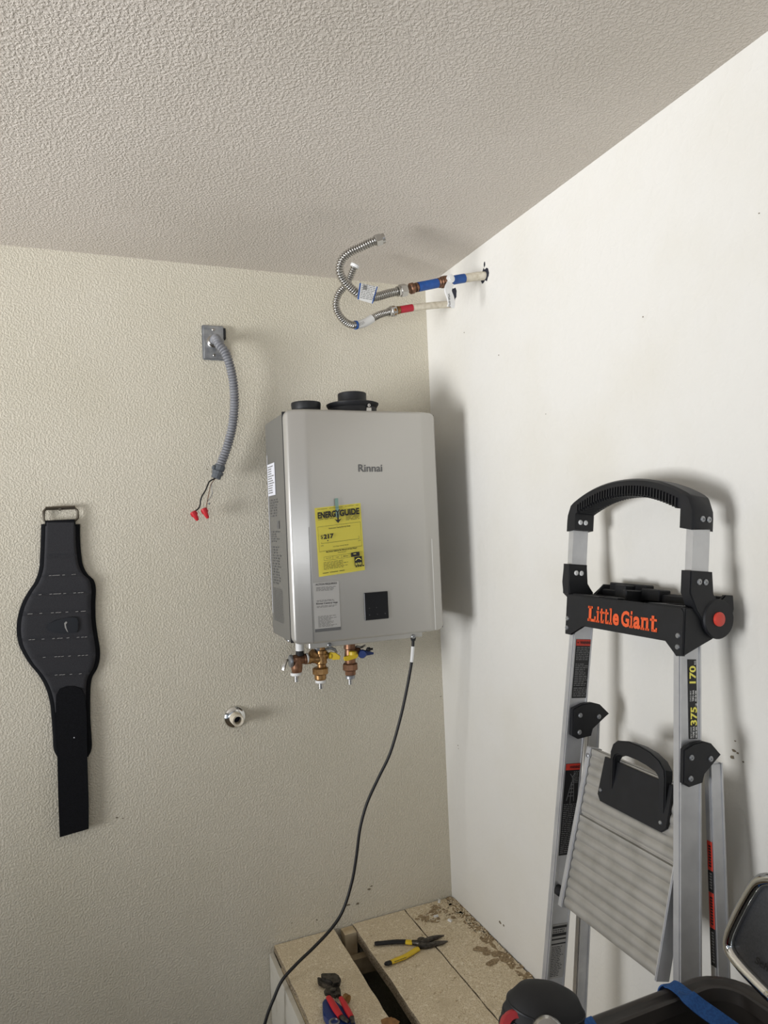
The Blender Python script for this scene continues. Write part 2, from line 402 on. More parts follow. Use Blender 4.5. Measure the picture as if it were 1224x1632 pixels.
# side panel trim line and printed notices
bm = NB(); rect(bm, (HX0+.002, 0, 0), -Y, Z, .052, 1.02, .056, 1.50, .0006); put('trim_line', bm, 'paper', W0)
def side(px, py): q = on(px, py, 0, HX0+.002); return q
bm = NB(); rect(bm, (HX0+.0015, 0, 0), -Y, Z, .060, 1.375, .146, 1.470, .0006, .0004); rl = put('rating_label', bm, 'paper', W0, label='white rating label')
bm = NB(); lines(bm, (HX0+.0015, -.064, 1.38), -Y, Z, .075, .085, 12, .45, .0013, .5, .012, 3); put('print', bm, 'greyink', rl, kind='stuff')
bm = NB()
for z1, z0, rows, rg in ((1.365, 1.31, 7, .4), (1.27, 1.235, 5, .5), (1.225, 1.11, 14, .5), (1.10, 1.0, 20, .12)):
    lines(bm, (HX0+.0015, -.070, z0), -Y, Z, .115, z1-z0, rows, .5, .0009, rg, .03, int(z1*100))
rect(bm, (HX0+.0015, 0, 0), -Y, Z, .150, 1.275, .175, 1.298, .001)
put('notice_print', bm, 'logo', W0, kind='stuff', label='fine dark notice print on the side')
# logo, control panel, grey notice
bm = NB(); a = on(571.5, 752, 1, HY-.002); b = on(609.5, 752, 1, HY-.002); text(bm, 'Rinnai', a, X, Z, (b-a).length, .0215, .012, .0006); put('logo_print', bm, 'logo', W0, label='grey printed lettering')
bm = NB(); box(bm, (-.386, -.2965, 1.004), (-.313, -.2925, 1.082), .001); cp = put('control_panel', bm, 'blackgloss', W0, label='small black glass control panel')
bm = NB()
for i in range(3): blob(bm, (-.372+.024*i, -.2966, 1.019), X, Z, .002, .002, (0, -.0001, 0), 8, i)
for i in range(2): blob(bm, (-.372+.022*i, -.2966, 1.038), X, Z, .002, .0015, (0, -.0001, 0), 8, i)
put('key_mark', bm, 'charcoal', cp, kind='stuff')
bm = NB(); box(bm, (-.534, -.2938, .985), (-.459, -.2932, 1.121)); nl = put('notice_label', bm, 'greylabel', W0, label='grey notice label')
o_ = (-.534, -.2938, .985); bm = NB()
text(bm, 'ACTION REQUIRED!', V(o_)+V((.0375, 0, .1275)), X, Z, .062, .006, .01, .0004, align='C')
put('lettering', bm, 'ink', nl); bm = NB()
text(bm, 'Rinnai Central App', V(o_)+V((.0375, 0, .074)), X, Z, .062, .0065, .01, .0004, align='C')
put('lettering', bm, 'ink', nl)
bm = NB(); lines(bm, V(o_)+V((.008, 0, .112)), X, Z, .060, .012, 4, .45, .0004, .2, .01, 1)
lines(bm, V(o_)+V((.008, 0, .082)), X, Z, .060, .006, 2, .45, .0004, .2, .01, 2); lines(bm, V(o_)+V((.008, 0, .066)), X, Z, .060, .006, 2, .45, .0004, .2, .01, 3)
lines(bm, V(o_)+V((.010, 0, .012)), X, Z, .058, .032, 10, .42, .0004, .45, .01, 4)
put('print', bm, 'greyink', nl, kind='stuff')
bm = NB(); rect(bm, o_, X, Z, 0, 0, .075, .0085, .0004); put('footer_bar', bm, 'logo', nl)
# collars on top
bm = NB(); lathe(bm, (-.500, -.18, HZ1-.006), Z, [(.046, 0), (.046, .020), (.042, .022), (.044, .038), (.043, .043), (.036, .043), (.035, .012)], 36); put('intake_collar', bm, 'black', W0, True, 35, label='low black intake collar')
bm = NB(); lathe(bm, (-.358, -.19, HZ1-.006), Z, [(.074, 0), (.072, .026), (.078, .036), (.079, .040), (.074, .042), (.045, .044), (.043, .050), (.043, .072), (.041, .074), (.036, .074), (.035, .02)], 40); put('exhaust_collar', bm, 'black', W0, True, 35, label='stepped black exhaust collar')
bm = NB(); screw(bm, (-.335, -.262, HZ1+.020), -Y, .006, .006); box(bm, (-.343, -.266, HZ1-.004), (-.327, -.26, HZ1+.014), .001); put('clamp_screw', bm, 'steel', W0, True)
# ---- energy sheet taped on the cover
u_ = (on(572, 802, 1, HY)-on(501, 810, 1, HY)).normalized(); vdir = (on(501, 810, 1, HY)-on(508, 920, 1, HY)).normalized()
E0 = on(508.5, 919.5, 1, -.2945); EW, EH = .137, .191
ES = thing('energy_sheet', E0, 'yellow energy cost sheet taped crookedly on the heater front', 'label')
bm = NB(); nxs, nzs = 8, 8; g = []
for j in range(nzs+1):
    row = []
    for i in range(nxs+1):
        a, b = i/nxs, j/nzs
        p = E0+u_*EW*a+vdir*EH*b; p.y = -.2935-.0028*math.sin(a*3.1)*(1-b)-.0012*(1-b)
        row.append(bm.verts.new(p))
    g.append(row)
for j in range(nzs):
    for i in range(nxs): bm.faces.new((g[j][i], g[j][i+1], g[j+1][i+1], g[j+1][i]))
ext = bmesh.ops.solidify(bm, geom=bm.faces[:], thickness=.0003)
put('paper', bm, 'yellow', ES, True)
EN = V((E0.x, -.2985, E0.z))
def ep(a, b): return EN+u_*a+vdir*b
bm = NB()
text(bm, 'ENERG', ep(.006, .160), u_, vdir, .053, .0185, .045, .0002); text(bm, 'GUIDE', ep(.070, .160), u_, vdir, .060, .0185, .045, .0002)
text(bm, 'Y', ep(.0565, .163), u_, vdir, .0165, .0165, .02, .0003)
rect(bm, EN, u_, vdir, .0625, .150, .0672, .168, .0002)
bm.faces.new([bm.verts.new(ep(*q)) for q in ((.0545, .154), (.0648, .142), (.0752, .154), (.0648, .150))])
text(bm, '$', ep(.011, .103), u_, vdir, None, .011, .01, .0002); text(bm, '217', ep(.019, .102), u_, vdir, .030, .0135, .045, .0002)
bm.faces.new([bm.verts.new(ep(*q)) for q in ((.0285, .0985), (.0335, .0985), (.031, .0945))])
text(bm, 'Estimated Yearly Energy Cost', ep(.036, .1275), u_, vdir, .064, .0045, .02, .0002)
text(bm, 'Maximum Gallons Per Minute of Hot Water', ep(.024, .064), u_, vdir, .092, .0045, .02, .0002)
text(bm, '(Uniform Energy Factor)', ep(.058, .0585), u_, vdir, .024, .003, .02, .0002)
text(bm, 'Cost Range of Similar Models', ep(.045, .0765), u_, vdir, .046, .0032, .01, .0002)
rect(bm, EN, u_, vdir, .012, .0905, .124, .0912, .0002); rect(bm, EN, u_, vdir, .1235, .0905, .1242, .099, .0002); rect(bm, EN, u_, vdir, .012, .0905, .0127, .094, .0002)
text(bm, '$195', ep(.010, .083), u_, vdir, None, .003, .01, .0002); text(bm, '$302', ep(.121, .084), u_, vdir, None, .003, .01, .0002)
for yy_ in (.1375, .069): rect(bm, EN, u_, vdir, .004, yy_, .131, yy_+.0006, .0002)
rect(bm, EN, u_, vdir, .004, .069, .0045, .1375, .0002); rect(bm, EN, u_, vdir, .1305, .069, .131, .1375, .0002)
for x in (.016, .042, .068): 
    rect(bm, EN, u_, vdir, x, .0425, x+.0005, .0525, .0002)
rect(bm, EN, u_, vdir, .016, .0425, .094, .043, .0002); rect(bm, EN, u_, vdir, .016, .0525, .094, .053, .0002)
for x, s_ in ((.022, 'Very Small'), (.052, 'Low'), (.074, 'Medium')): text(bm, s_, ep(x, .0462), u_, vdir, None, .0032, .01, .0002)
rect(bm, EN, u_, vdir, .0965, .0425, .1225, .0545, .0002); rect(bm, EN, u_, vdir, .106, .016, .129, .041, .0002); 
lines(bm, ep(.108, .0115), u_, vdir, .026, .004, 1, .8, .0002, 0, .006, 3)
lines(bm, ep(.088, .146), u_, vdir, .042, .020, 6, .32, .0002, .15, .02, 9); lines(bm, ep(.006, .156), u_, vdir, .046, .003, 1, .4, .0002, 0, .02, 9)
lines(bm, ep(.014, .017), u_, vdir, .074, .022, 6, .26, .0002, .35, .01, 10); lines(bm, ep(.010, .006), u_, vdir, .068, .005, 1, .3, .0002, 0, .018, 11)
lines(bm, ep(.006, .184), u_, vdir, .123, .004, 1, .2, .0002, 0, .03, 11)
put('print', bm, 'ink', ES, kind='stuff')
bm = NB(); text(bm, 'High', ep(.1045, .0475), u_, vdir, None, .004, .02, .0004)
pts = [ep(.109+.017*t, .030+.005*math.sin(3.1*t)) for t in (0, .25, .5, .75, 1)]
for a, b in zip(pts, pts[1:]): bm.faces.new([bm.verts.new(q) for q in (a-Y*.0004, b-Y*.0004, b-Y*.0004+vdir*.002, a-Y*.0004+vdir*.002)])
lines(bm, ep(.108, .0175), u_, vdir, .019, .007, 2, .4, .0004, 0, .008, 4)
put('reversed_print', bm, 'yellow', ES, kind='stuff')
bm = NB(); q = on(535.5, 797, 1, -.2945); hexa(bm, q+V((.001, -.0035, -.022)), u_*.0048, vdir*.027, Y*.0003); put('tape', bm, 'tape', ES, label='short strip of pale greenish tape')

# ---- valves under the heater
def vp(cx_, cy_, y=-.14): return on(430+cx_/4.533, 1000+cy_/4.533, 1, y)
def K(a): return a*.00042
# relief valve
rv = thing('relief_valve', vp(190, 390), 'bronze pressure relief valve with side test lever, leftmost under the heater', 'valve')
bm = NB(); a = vp(217, 128); a.z = HZ0-.0005; b = vp(217, 167); lathe(bm, a, b-a, [(K(30), 0), (K(30), (b-a).length)], 20); put('inlet_pipe', bm, 'white', rv, True)
bm = NB(); a = vp(217, 165); b = vp(217, 203); lathe(bm, a, b-a, [(K(27), 0), (K(29), .003), (K(27), .006), (K(29), .009), (K(27), (b-a).length)], 20); put('collar', bm, 'rubber', rv, True)
bm = NB(); a = vp(152, 240); lathe(bm, a, X, [(K(28), 0), (K(36), .004), (K(38), K(40)), (K(33), K(60)), (K(33), K(95)), (K(38), K(98)), (K(38), K(112))], 24)
a = vp(192, 215); lathe(bm, a, -Z, [(K(38), 0), (K(40), K(70)), (K(36), K(100)), (K(28), K(112)), (K(28), K(128))], 24)
put('body', bm, 'bronze', rv, True)
bm = NB(); a = vp(134, 245); lathe(bm, a, X, [(K(20), 0), (K(40), .003), (K(44), .006), (K(44), K(26))], 24); put('end_cap', bm, 'steel_dull', rv, True)
bm = NB(); a = vp(118, 240); sweep(bm, [a+V((.008, 0, .002)), a, a+V((-.006, -.002, -.012)), a+V((-.010, -.002, -.026))], [.003, .0045, .0055, .005], 4, prof=None); put('test_lever', bm, 'steel', rv, True)
bm = NB(); a = vp(190, 325); lathe(bm, a, -Z, [(K(38), 0), (K(40), .002), (K(40), K(18)), (K(32), K(22))], 24); put('washer', bm, 'white', rv, True)
bm = NB(); a = vp(191, 343); lathe(bm, a, -Z, [(K(18), 0), (K(18), K(46)), (K(12), K(46)), (K(11), K(20))], 18); put('outlet', bm, 'steel', rv, True)
def column(root, cx_, segs, m):   # segs (y, r)
    bm = NB(); a = vp(cx_, segs[0][0]); pr = [(K(r), K(y-segs[0][0])) for y, r in segs]; lathe(bm, a, -Z, pr, 24); return bm
hv_ = thing('isolation_valve', vp(365, 440), 'bronze isolation valve with yellow handle and hex nut, middle of the heater fittings', 'valve', 'isolation valves under the heater')
bm = column(hv_, 368, [(118, 26), (160, 30), (165, 40), (185, 40), (190, 34), (215, 40), (255, 40), (262, 32), (296, 32)], 0); a = vp(268, 228); b = vp(350, 228)
lathe(bm, a, b-a, [(K(36), 0), (K(36), K(26)), (K(30), K(34)), (K(30), K(60)), (K(36), K(72)), (K(36), K(90))], 20); a = vp(368, 205)
lathe(bm, a, X, [(K(28), K(20)), (K(28), K(48)), (K(18), K(52)), (K(18), K(60))], 18)
lathe(bm, vp(330, 205), (-.75, -.2, .62), [(K(30), K(0)), (K(30), K(44)), (K(20), K(46))], 18)
put('body', bm, 'brass', hv_, True)
bm = NB(); a = vp(258, 226); lathe(bm, a, X, [(K(34), 0), (K(38), .002), (K(38), K(14)), (K(34), K(20))], 24); put('ring', bm, 'white', hv_, True)
bm = NB(); a = vp(347, 128); lathe(bm, a, -Z, [(K(28), 0), (K(28), K(46)), (K(22), K(50))], 6); put('top_nut', bm, 'steel_dull', hv_, True, 25)
bm = NB(); a = vp(365, 286); lathe(bm, a, -Z, [(K(46), 0), (K(58), K(8)), (K(58), K(44)), (K(44), K(54))], 8); lathe(bm, vp(365, 338), -Z, [(K(42), 0), (K(42), K(30)), (K(36), K(40))], 20); put('union_nut', bm, 'brass', hv_, True, 25)
bm = NB(); lathe(bm, vp(367, 378), -Z, [(K(36), 0), (K(38), .002), (K(38), K(18)), (K(30), K(22))], 24); put('washer', bm, 'white', hv_, True)
bm = NB(); lathe(bm, vp(367, 396), -Z, [(K(19), 0), (K(19), K(44)), (K(13), K(44)), (K(12), K(20))], 18); put('outlet', bm, 'steel', hv_, True)
bm = NB(); a = vp(424, 205); lathe(bm, a, V((1, -.35, 0)), [(K(20), 0), (K(24), .002), (K(24), .009)], 16); q = [a+V((.006, -.012, dz)) for dz in (.012, -.008)]
prism(bm, [a+V(d_) for d_ in ((.002, -.006, .012), (.018, -.014, .009), (.032, -.016, -.002), (.030, -.016, -.012), (.008, -.010, -.012))], (.002, .006, 0), .001)
put('handle', bm, 'yellow_pl', hv_, True, 30, label='yellow lever handle')
bm = NB(); sweep(bm, [vp(395, 160), vp(440, 148), vp(470, 160), vp(482, 182)], [.0035, .0045, .0045, .003], 6); put('drain_lever', bm, 'steel_dull', hv_, True)
cv = thing('isolation_valve', vp(580, 408), 'bronze isolation valve with yellow and blue handles, right of the heater fittings', 'valve', 'isolation valves under the heater')
bm = column(cv, 576, [(118, 40), (150, 42), (158, 36), (200, 40), (262, 38)], 0); lathe(bm, vp(600, 172), X, [(K(26), 0), (K(26), K(40)), (K(18), K(44)), (K(18), K(56))], 18)
put('body', bm, 'bronze', cv, True)
bm = NB(); lathe(bm, vp(580, 256), -Z, [(K(46), 0), (K(56), K(7)), (K(56), K(46)), (K(44), K(54)), (K(40), K(56)), (K(40), K(84))], 8); put('union_nut', bm, 'bronze', cv, True, 25)
bm = NB(); lathe(bm, vp(581, 344), -Z, [(K(32), 0), (K(35), .002), (K(35), K(22)), (K(28), K(26))], 24); put('washer', bm, 'steel_dull', cv, True)
bm = NB(); lathe(bm, vp(580, 370), -Z, [(K(18), 0), (K(18), K(40)), (K(12), K(40)), (K(11), K(20))], 18); put('outlet', bm, 'steel', cv, True)
bm = NB(); yv = -.17
prism(bm, [vp(x_, y_, yv) for x_, y_ in ((535, 222), (540, 240), (560, 243), (630, 222), (642, 200), (632, 188), (600, 195), (540, 212))], (0, .006, 0), .001)
lathe(bm, vp(600, 196, yv+.004), -Z*-1, [(K(30), 0), (K(28), K(22)), (K(20), K(26))], 18)
put('handle', bm, 'yellow_pl', cv, True, 30, label='yellow lever handle')
bm = NB(); prism(bm, [vp(x_, y_, yv) for x_, y_ in ((648, 205), (655, 214), (700, 200), (750, 196), (754, 182), (720, 172), (690, 165), (652, 168))], (0, .008, 0), .0015)
lathe(bm, vp(668, 190, yv+.004), V((-.3, -1, 0)), [(K(30), -.004), (K(32), .004), (K(26), .010)], 18); put('blue_handle', bm, 'blue_pl', cv, True, 30, label='blue lever handle')
bm = NB(); lathe(bm, vp(700, 160, yv+.002), X, [(K(10), 0), (K(16), .003), (K(15), K(24)), (K(8), K(30)), (K(8), K(46))], 14); lathe(bm, vp(655, 175, yv+.004), X, [(K(8), 0), (K(8), K(60))], 10); put('drain_cap', bm, 'rubber', cv, True)
bm = NB(); sweep(bm, [vp(600, 165), vp(630, 138), vp(660, 145), vp(692, 128)], [.003, .004, .004, .003], 6); put('drain_lever', bm, 'steel', cv, True)
# ---- power cord
pts = [on(658.5, 1017, 1, -.255), on(658, 1030, 1, -.252), on(657, 1045, 1, -.25), on(655, 1062, 1, -.245), on(648, 1100, 1, -.235), on(638, 1145, 1, -.225), on(622, 1200, 1, -.215), on(603, 1240, 1, -.205), on(585, 1280, 1, -.2), on(574, 1320, 1, -.2), on(568, 1365, 1, -.2), on(561, 1405, 1, -.2), on(547, 1450, 1, -.2), on(528, 1480, 1, -.2), on(500, 1510, 1, -.2), on(474, 1535, 1, -.2), on(450, 1562, 1, -.2), on(437, 1590, 1, -.2), on(424, 1625, 1, -.2), on(412, 1680, 1, -.2), on(400, 1780, 1, -.21), on(398, 1900, 1, -.24)]
last = pts[-1]; pts += [V((last.x-.01, last.y-.05, FLOOR+.02)), V((last.x-.06, last.y-.16, FLOOR+.006)), V((last.x-.1, last.y-.4, FLOOR+.006))]
path = catmull(pts, 6)
bm = NB(); sweep(bm, path, .0045, 10); PC = put('power_cord', bm, 'cord', W0, True, label='black power cord hanging down past the platform')
bm = NB(); sweep(bm, path[6:17], .0053, 10); put('cord_tag', bm, 'white', PC, True, label='white tag wrapped round the cord')
bm = NB(); lathe(bm, pts[0]+Z*.004, -Z, [(.008, 0), (.008, .006), (.006, .012)], 12); put('strain_relief', bm, 'rubber', PC, True)

# ================================================================== ELECTRICAL BOX AND CONDUIT
BX = thing('junction_box_cover', (-.731, 0, 1.797), 'galvanised steel blank cover plate on the cream wall, conduit through its middle', 'plate')
bm = NB(); box(bm, (-.766, -.007, 1.797), (-.700, -.001, 1.9035), .0025, 2); box(bm, (-.762, -.012, 1.80), (-.7015, -.006, 1.900), .001); put('plate', bm, 'steel_dull', BX, True, 30)
bm = NB(); box(bm, (-.7015, -.014, 1.862), (-.6955, 0, 1.895)); put('box_edge', bm, 'black', BX)
for z in (1.889, 1.811):
    bm = NB(); screw(bm, (-.732, -.012, z), -Y, .0045, .002); put('screw', bm, 'steel', BX, True)
CT = thing('flexible_conduit', (-.735, -.04, 1.40), 'grey flexible conduit curving down the cream wall, wires bare at its end', 'conduit')
pts = [V((-.735, -.018, 1.851)), V((-.731, -.045, 1.853)), on(349, 549, 1, -.062), on(359, 562, 1, -.07), on(367, 585, 1, -.07), on(372, 612, 1, -.066), on(373.5, 645, 1, -.06), on(370, 680, 1, -.056), on(362, 712, 1, -.052), on(350, 745, 1, -.05)]
path = resample(catmull(pts, 14), .0014)
R_ = [.0118+(.0016, .0022, .0022, .0016, -.0002, -.0018)[i % 6] for i in range(len(path))]
bm = NB(); sweep(bm, path, R_, 16); put('conduit_tube', bm, 'conduit', CT, True, 60)
bm = NB(); lathe(bm, (-.735, -.012, 1.851), -Y, [(.019, 0), (.019, .004), (.0165, .005), (.0165, .012), (.0145, .014)], 20); put('connector', bm, 'steel', CT, True, label='bright steel connector ring')
a = path[-1]; dirn = (path[-1]-path[-6]).normalized(); bm = NB()
lathe(bm, a-dirn*.006, dirn, [(.0155, 0), (.0165, .003), (.0165, .014), (.0135, .015), (.0135, .018), (.0175, .019), (.0175, .027), (.0145, .028), (.0145, .040), (.012, .041)], 12)
lathe(bm, a+dirn*.002+V((-.012, -.004, 0)), V((-1, -.2, .35)), [(.006, 0), (.0075, .006), (.006, .010)], 10)
put('end_fitting', bm, 'conduit_d', CT, True, 25, label='dark grey end fitting'); e0 = a+dirn*.034
def mp(x, y, yy=-.05): return on(300+x/14.84, 730+y/14.84, 1, yy)
bm = NB(); sweep(bm, catmull([e0, mp(515, 545), mp(470, 620), mp(405, 770), mp(335, 885), mp(295, 990), mp(285, 1080), mp(255, 1175), mp(160, 1265)], 6), .0021, 8); put('black_wire', bm, 'cord', CT, True)
bm = NB(); sweep(bm, catmull([e0, mp(550, 600), mp(520, 680), mp(495, 800), mp(465, 960), mp(440, 1080), mp(430, 1180)], 6), .0011, 6); put('bare_wire', bm, 'copper', CT, True)
bm = NB(); sweep(bm, catmull([e0, mp(560, 600), mp(550, 700), mp(570, 820), mp(545, 900), mp(470, 1010), mp(440, 1080), mp(480, 1078)], 6), .0010, 6); lathe(bm, mp(478, 1078), X, [(.002, 0), (.0035, .003), (.002, .005)], 8); put('bare_wire', bm, 'steel_dull', CT, True)
for a, b in ((mp(110, 1275), mp(235, 1490)), (mp(360, 1200), mp(475, 1440))):
    d = (b-a); l = d.length; bm = NB(); lathe(bm, a-d.normalized()*.002, d, [(.0045, 0), (.0085, .0012), (.0085, l*.25), (.0068, l*.62), (.0048, l*.93), (.0036, l)], 10)
    sd = V((0, -1, 0)).cross(d.normalized()); hexa(bm, a+d*.22, sd*.0098, d.normalized()*l*.18, Y*.0018)
    put('wire_nut', bm, 'red', CT, True, 30, label='red wire nut')

# ================================================================== CAPPED PIPE STUB
ST = thing('pipe_stub', (-.707, 0, .68), 'short grey pipe stub with chrome wall flange under the conduit', 'pipe')
c = on(374, 1142.5, 1, 0); bm = NB(); lathe(bm, c, -Y, [(.0345, 0), (.034, .003), (.030, .008), (.022, .012), (.018, .013)], 32); put('flange', bm, 'chrome', ST, True, 60)
bm = NB(); lathe(bm, c-Y*.004, V((.04, -1, -.02)), [(.0188, 0), (.0182, .030), (.0175, .042), (.0165, .0435), (.0118, .042), (.0115, .012)], 28); put('pipe', bm, 'insul', ST, True, 50)
bm = NB(); lathe(bm, c-Y*.016+V((.001, 0, 0)), -Y, [(.0117, 0), (.0117, .002)], 20); put('bore', bm, 'hole', ST)

# ================================================================== WATER PIPES AND HOSES (upper corner)
def tube(path, r, seg=16): bm_ = NB(); sweep(bm_, path, r, seg); return bm_
# cold line
yb = -.386
CP = thing('cold_water_pipe', (0, yb, 1.98), 'cold water pipe with blue sleeve and shutoff valve stubbed from the white wall', 'pipe')
A = on(773, 439, 0, 0)+X*.01; pB = lambda x, y, yy=yb: on(x, y, 1, yy)
bend = [A, pB(760, 440.5), pB(738, 444)]
put('insulation', tube(catmull(bend, 5), .0125), 'insul', CP, True)
put('blue_sleeve', tube(catmull([pB(740, 443.5), pB(728, 445.5), pB(718, 447.5)], 4), .0131), 'blue', CP, True, label='blue sleeve worn at the edge')
bm = NB(); a, b = pB(720, 447.3), pB(696, 451.5); d = (b-a); l = d.length
lathe(bm, a, d, [(.0115, 0), (.0125, .002), (.0125, l*.25), (.0165, l*.3), (.0175, l*.5), (.0165, l*.7), (.0145, l*.74), (.0145, l*.86), (.013, l*.88), (.013, l)], 20)
lathe(bm, (a+b)/2+V((.004, 0, 0)), -Y, [(.011, .006), (.011, .018), (.008, .020), (.008, .024)], 16); put('valve_body', bm, 'copper', CP, True, 35)
put('blue_sleeve', tube([pB(697, 451.3), pB(666, 457.5)], .0135), 'blue', CP, True, label='blue sleeve')
bm = NB(); a, b = pB(668, 457), pB(641, 463); d = b-a; l = d.length
lathe(bm, a, d, [(.0115, 0), (.0115, l*.12), (.0135, l*.14), (.0135, l*.22), (.0110, l*.25), (.0110, l*.30), (.0125, l*.32), (.0155, l*.36), (.0155, l*.52), (.0125, l*.56)], 18); put('adapter', bm, 'copper', CP, True, 35)
c = pB(712, 448.5); bm = NB()
lathe(bm, c-Y*.020, -Y, [(.012, 0), (.0125, .003), (.0125, .006), (.006, .007), (.006, .009), (.004, .009)], 18)
lp = [c+V((0, -.023, -.012)), on(714, 462, 1, -.412), on(718, 475, 1, -.41), on(719.5, 484, 1, -.408), on(718, 490, 1, -.404)]
sweep(bm, catmull(lp, 5), 1, prof=[(.0025, -.011), (.0025, .011), (-.0025, .011), (-.0025, -.011)], up=(0, -1, 0)); put('lever', bm, 'white', CP, True, 30, label='white valve lever')
bm = NB(); q = on(719.2, 478, 1, -.4145); lines(bm, q+V((-.003, 0, -.022)), Z, -X, .040, .006, 2, .5, .0, .1, .01, 3)
put('lever_print', bm, 'ink', CP, kind='stuff')
# cold braided hose
hs = [(641, 463, -.386), (620, 467.5, -.388), (600, 473, -.392), (585, 474, -.398), (570, 468, -.405), (556, 456, -.412), (546, 444, -.42), (541, 430, -.43), (545, 414, -.44), (558, 402, -.45), (575, 394, -.46), (592, 386, -.468), (601, 383, -.472)]
hp = catmull([on(x, y, 1, yy) for x, y, yy in hs], 14)
CH = thing('corrugated_hose', on(612, 378, 1, -.47), 'corrugated steel hose on the blue line, its free nut upturned near the ceiling', 'hose', 'corrugated steel hoses')
def corr(path, r=.0098, pitch=.0064):
    p = resample(path, pitch/8); rr = [r+(.0018, .0021, .0018, .0010, -.0012, -.0022, -.0012, .0008)[i % 8] for i in range(len(p))]
    bm_ = NB(); sweep(bm_, p, rr, 14); return bm_
put('hose', corr(hp), 'steel', CH, True, 80)
def nut(root, a, d, r=.0165, l=.030, name='nut'):
    bm_ = NB(); d = V(d).normalized(); lathe(bm_, a, d, [(r*.8, 0), (r, .002), (r, l*.7), (r*.92, l*.72)], 6); lathe(bm_, a+d*l*.7, d, [(r*.82, 0), (r*.84, l*.3), (r*.6, l*.3), (r*.55, l*.1)], 18)
    return put(name, bm_, 'steel', root, True, 25)
nut(CH, hp[0]+(hp[0]-hp[3]).normalized()*.014, hp[3]-hp[0], .0175, .030); nut(CH, hp[-1]-(hp[-1]-hp[-4]).normalized()*.006, hp[-1]-hp[-4], .0155, .026)
def wrap(root, path, i0, i1, r, name, m, **k):
    bm_ = NB(); sweep(bm_, path[i0:i1], r, 18); return put(name, bm_, m, root, True, 35, **k)
q = [on(x, y, 1, -.425) for x, y in ((569.5, 477), (573, 451), (602, 457), (594, 484))]
bm = NB(); prism(bm, q, (0, .0008, 0)); tgc = put('hose_tag', bm, 'white', CH, label='white folded paper tag with blue edges')
bm = NB(); ux = (q[2]-q[1]).normalized(); uz = (q[1]-q[0]).normalized()
prism(bm, [q[0]-Y*.0006, q[1]-Y*.0006, q[1]+ux*.004-Y*.0006, q[0]+ux*.004-Y*.0006], (0, .0002, 0)); put('tag_edge', bm, 'blue', tgc); bm = NB(); prism(bm, [q[3]-Y*.0006, q[2]-Y*.0006, q[2]-ux*.003-Y*.0006, q[3]-ux*.003-Y*.0006], (0, .0002, 0)); put('tag_edge', bm, 'blue', tgc)
bm = NB(); lines(bm, q[0]-Y*.0006+ux*.007+uz*.004, ux, uz, .045, .042, 9, .35, 0, .3, .008, 12); text(bm, 'm', q[0]-Y*.0006+ux*.012+uz*.03, ux, uz, .010, .012, .05, 0.0001)
put('tag_print', bm, 'greyink', tgc, kind='stuff')
# hot line
yh = -.193
HP = thing('hot_water_pipe', (0, yh, 1.97), 'hot water pipe with red sleeve below the blue one on the white wall', 'pipe')
A = on(723, 484, 0, 0)+X*.012
A.y = yh
put('insulation', tube(catmull([A, pB(700, 486, yh), pB(675, 488.5, yh), pB(654, 491, yh)], 5), .0108), 'insul', HP, True)
put('red_sleeve', tube([pB(657, 490.5, yh), pB(637, 493.8, yh)], .0114), 'redsleeve', HP, True, label='red sleeve')
bm = NB(); a, b = pB(638, 493.6, yh), pB(618, 497.5, yh); d = b-a; l = d.length
lathe(bm, a, d, [(.0105, 0), (.0105, l*.1), (.0125, l*.14), (.0125, l*.3), (.0105, l*.32), (.0105, l*.4), (.0145, l*.44), (.0145, l*.62), (.012, l*.66)], 18); put('adapter', bm, 'brass', HP, True, 35)
hs = [(624, 496.5, -.193), (608, 500.5, -.196), (596, 506, -.20), (580, 515, -.205), (562, 518, -.215), (548, 511, -.225), (538, 497, -.235), (535.5, 483, -.245), (540, 468, -.25), (550, 456, -.255), (557, 445, -.262), (562, 432, -.27), (565.5, 424, -.275)]
hp2 = catmull([on(x, y, 1, yy) for x, y, yy in hs], 14)
HH = thing('corrugated_hose', hp2[60], 'corrugated steel hose on the red line, curled up behind the other hose', 'hose', 'corrugated steel hoses')
put('hose', corr(hp2, .0092, .0062), 'steel', HH, True, 80)
nut(HH, hp2[0]+(hp2[0]-hp2[3]).normalized()*.016, hp2[3]-hp2[0], .0165, .028)
d = hp2[-1]-hp2[-4]; bm = NB(); lathe(bm, hp2[-1]-d.normalized()*.004, d, [(.012, 0), (.0135, .002), (.0135, .008), (.011, .010)], 18); put('end_collar', bm, 'white', HH, True)
wrap(HH, hp2, 31, 53, .0125, 'hose_tag', 'white', label='white paper band round the hose'); wrap(HH, hp2, 51, 54, .0131, 'tag_edge', 'blue')
bm = NB(); mid = hp2[42]
lines(bm, on(572, 520, 1, -.225), (on(590, 512, 1, -.225)-on(572, 520, 1, -.225)), Z, .026, .010, 4, .4, .0, .3, .006, 2); put('tag_print', bm, 'greyink', HH, kind='stuff')

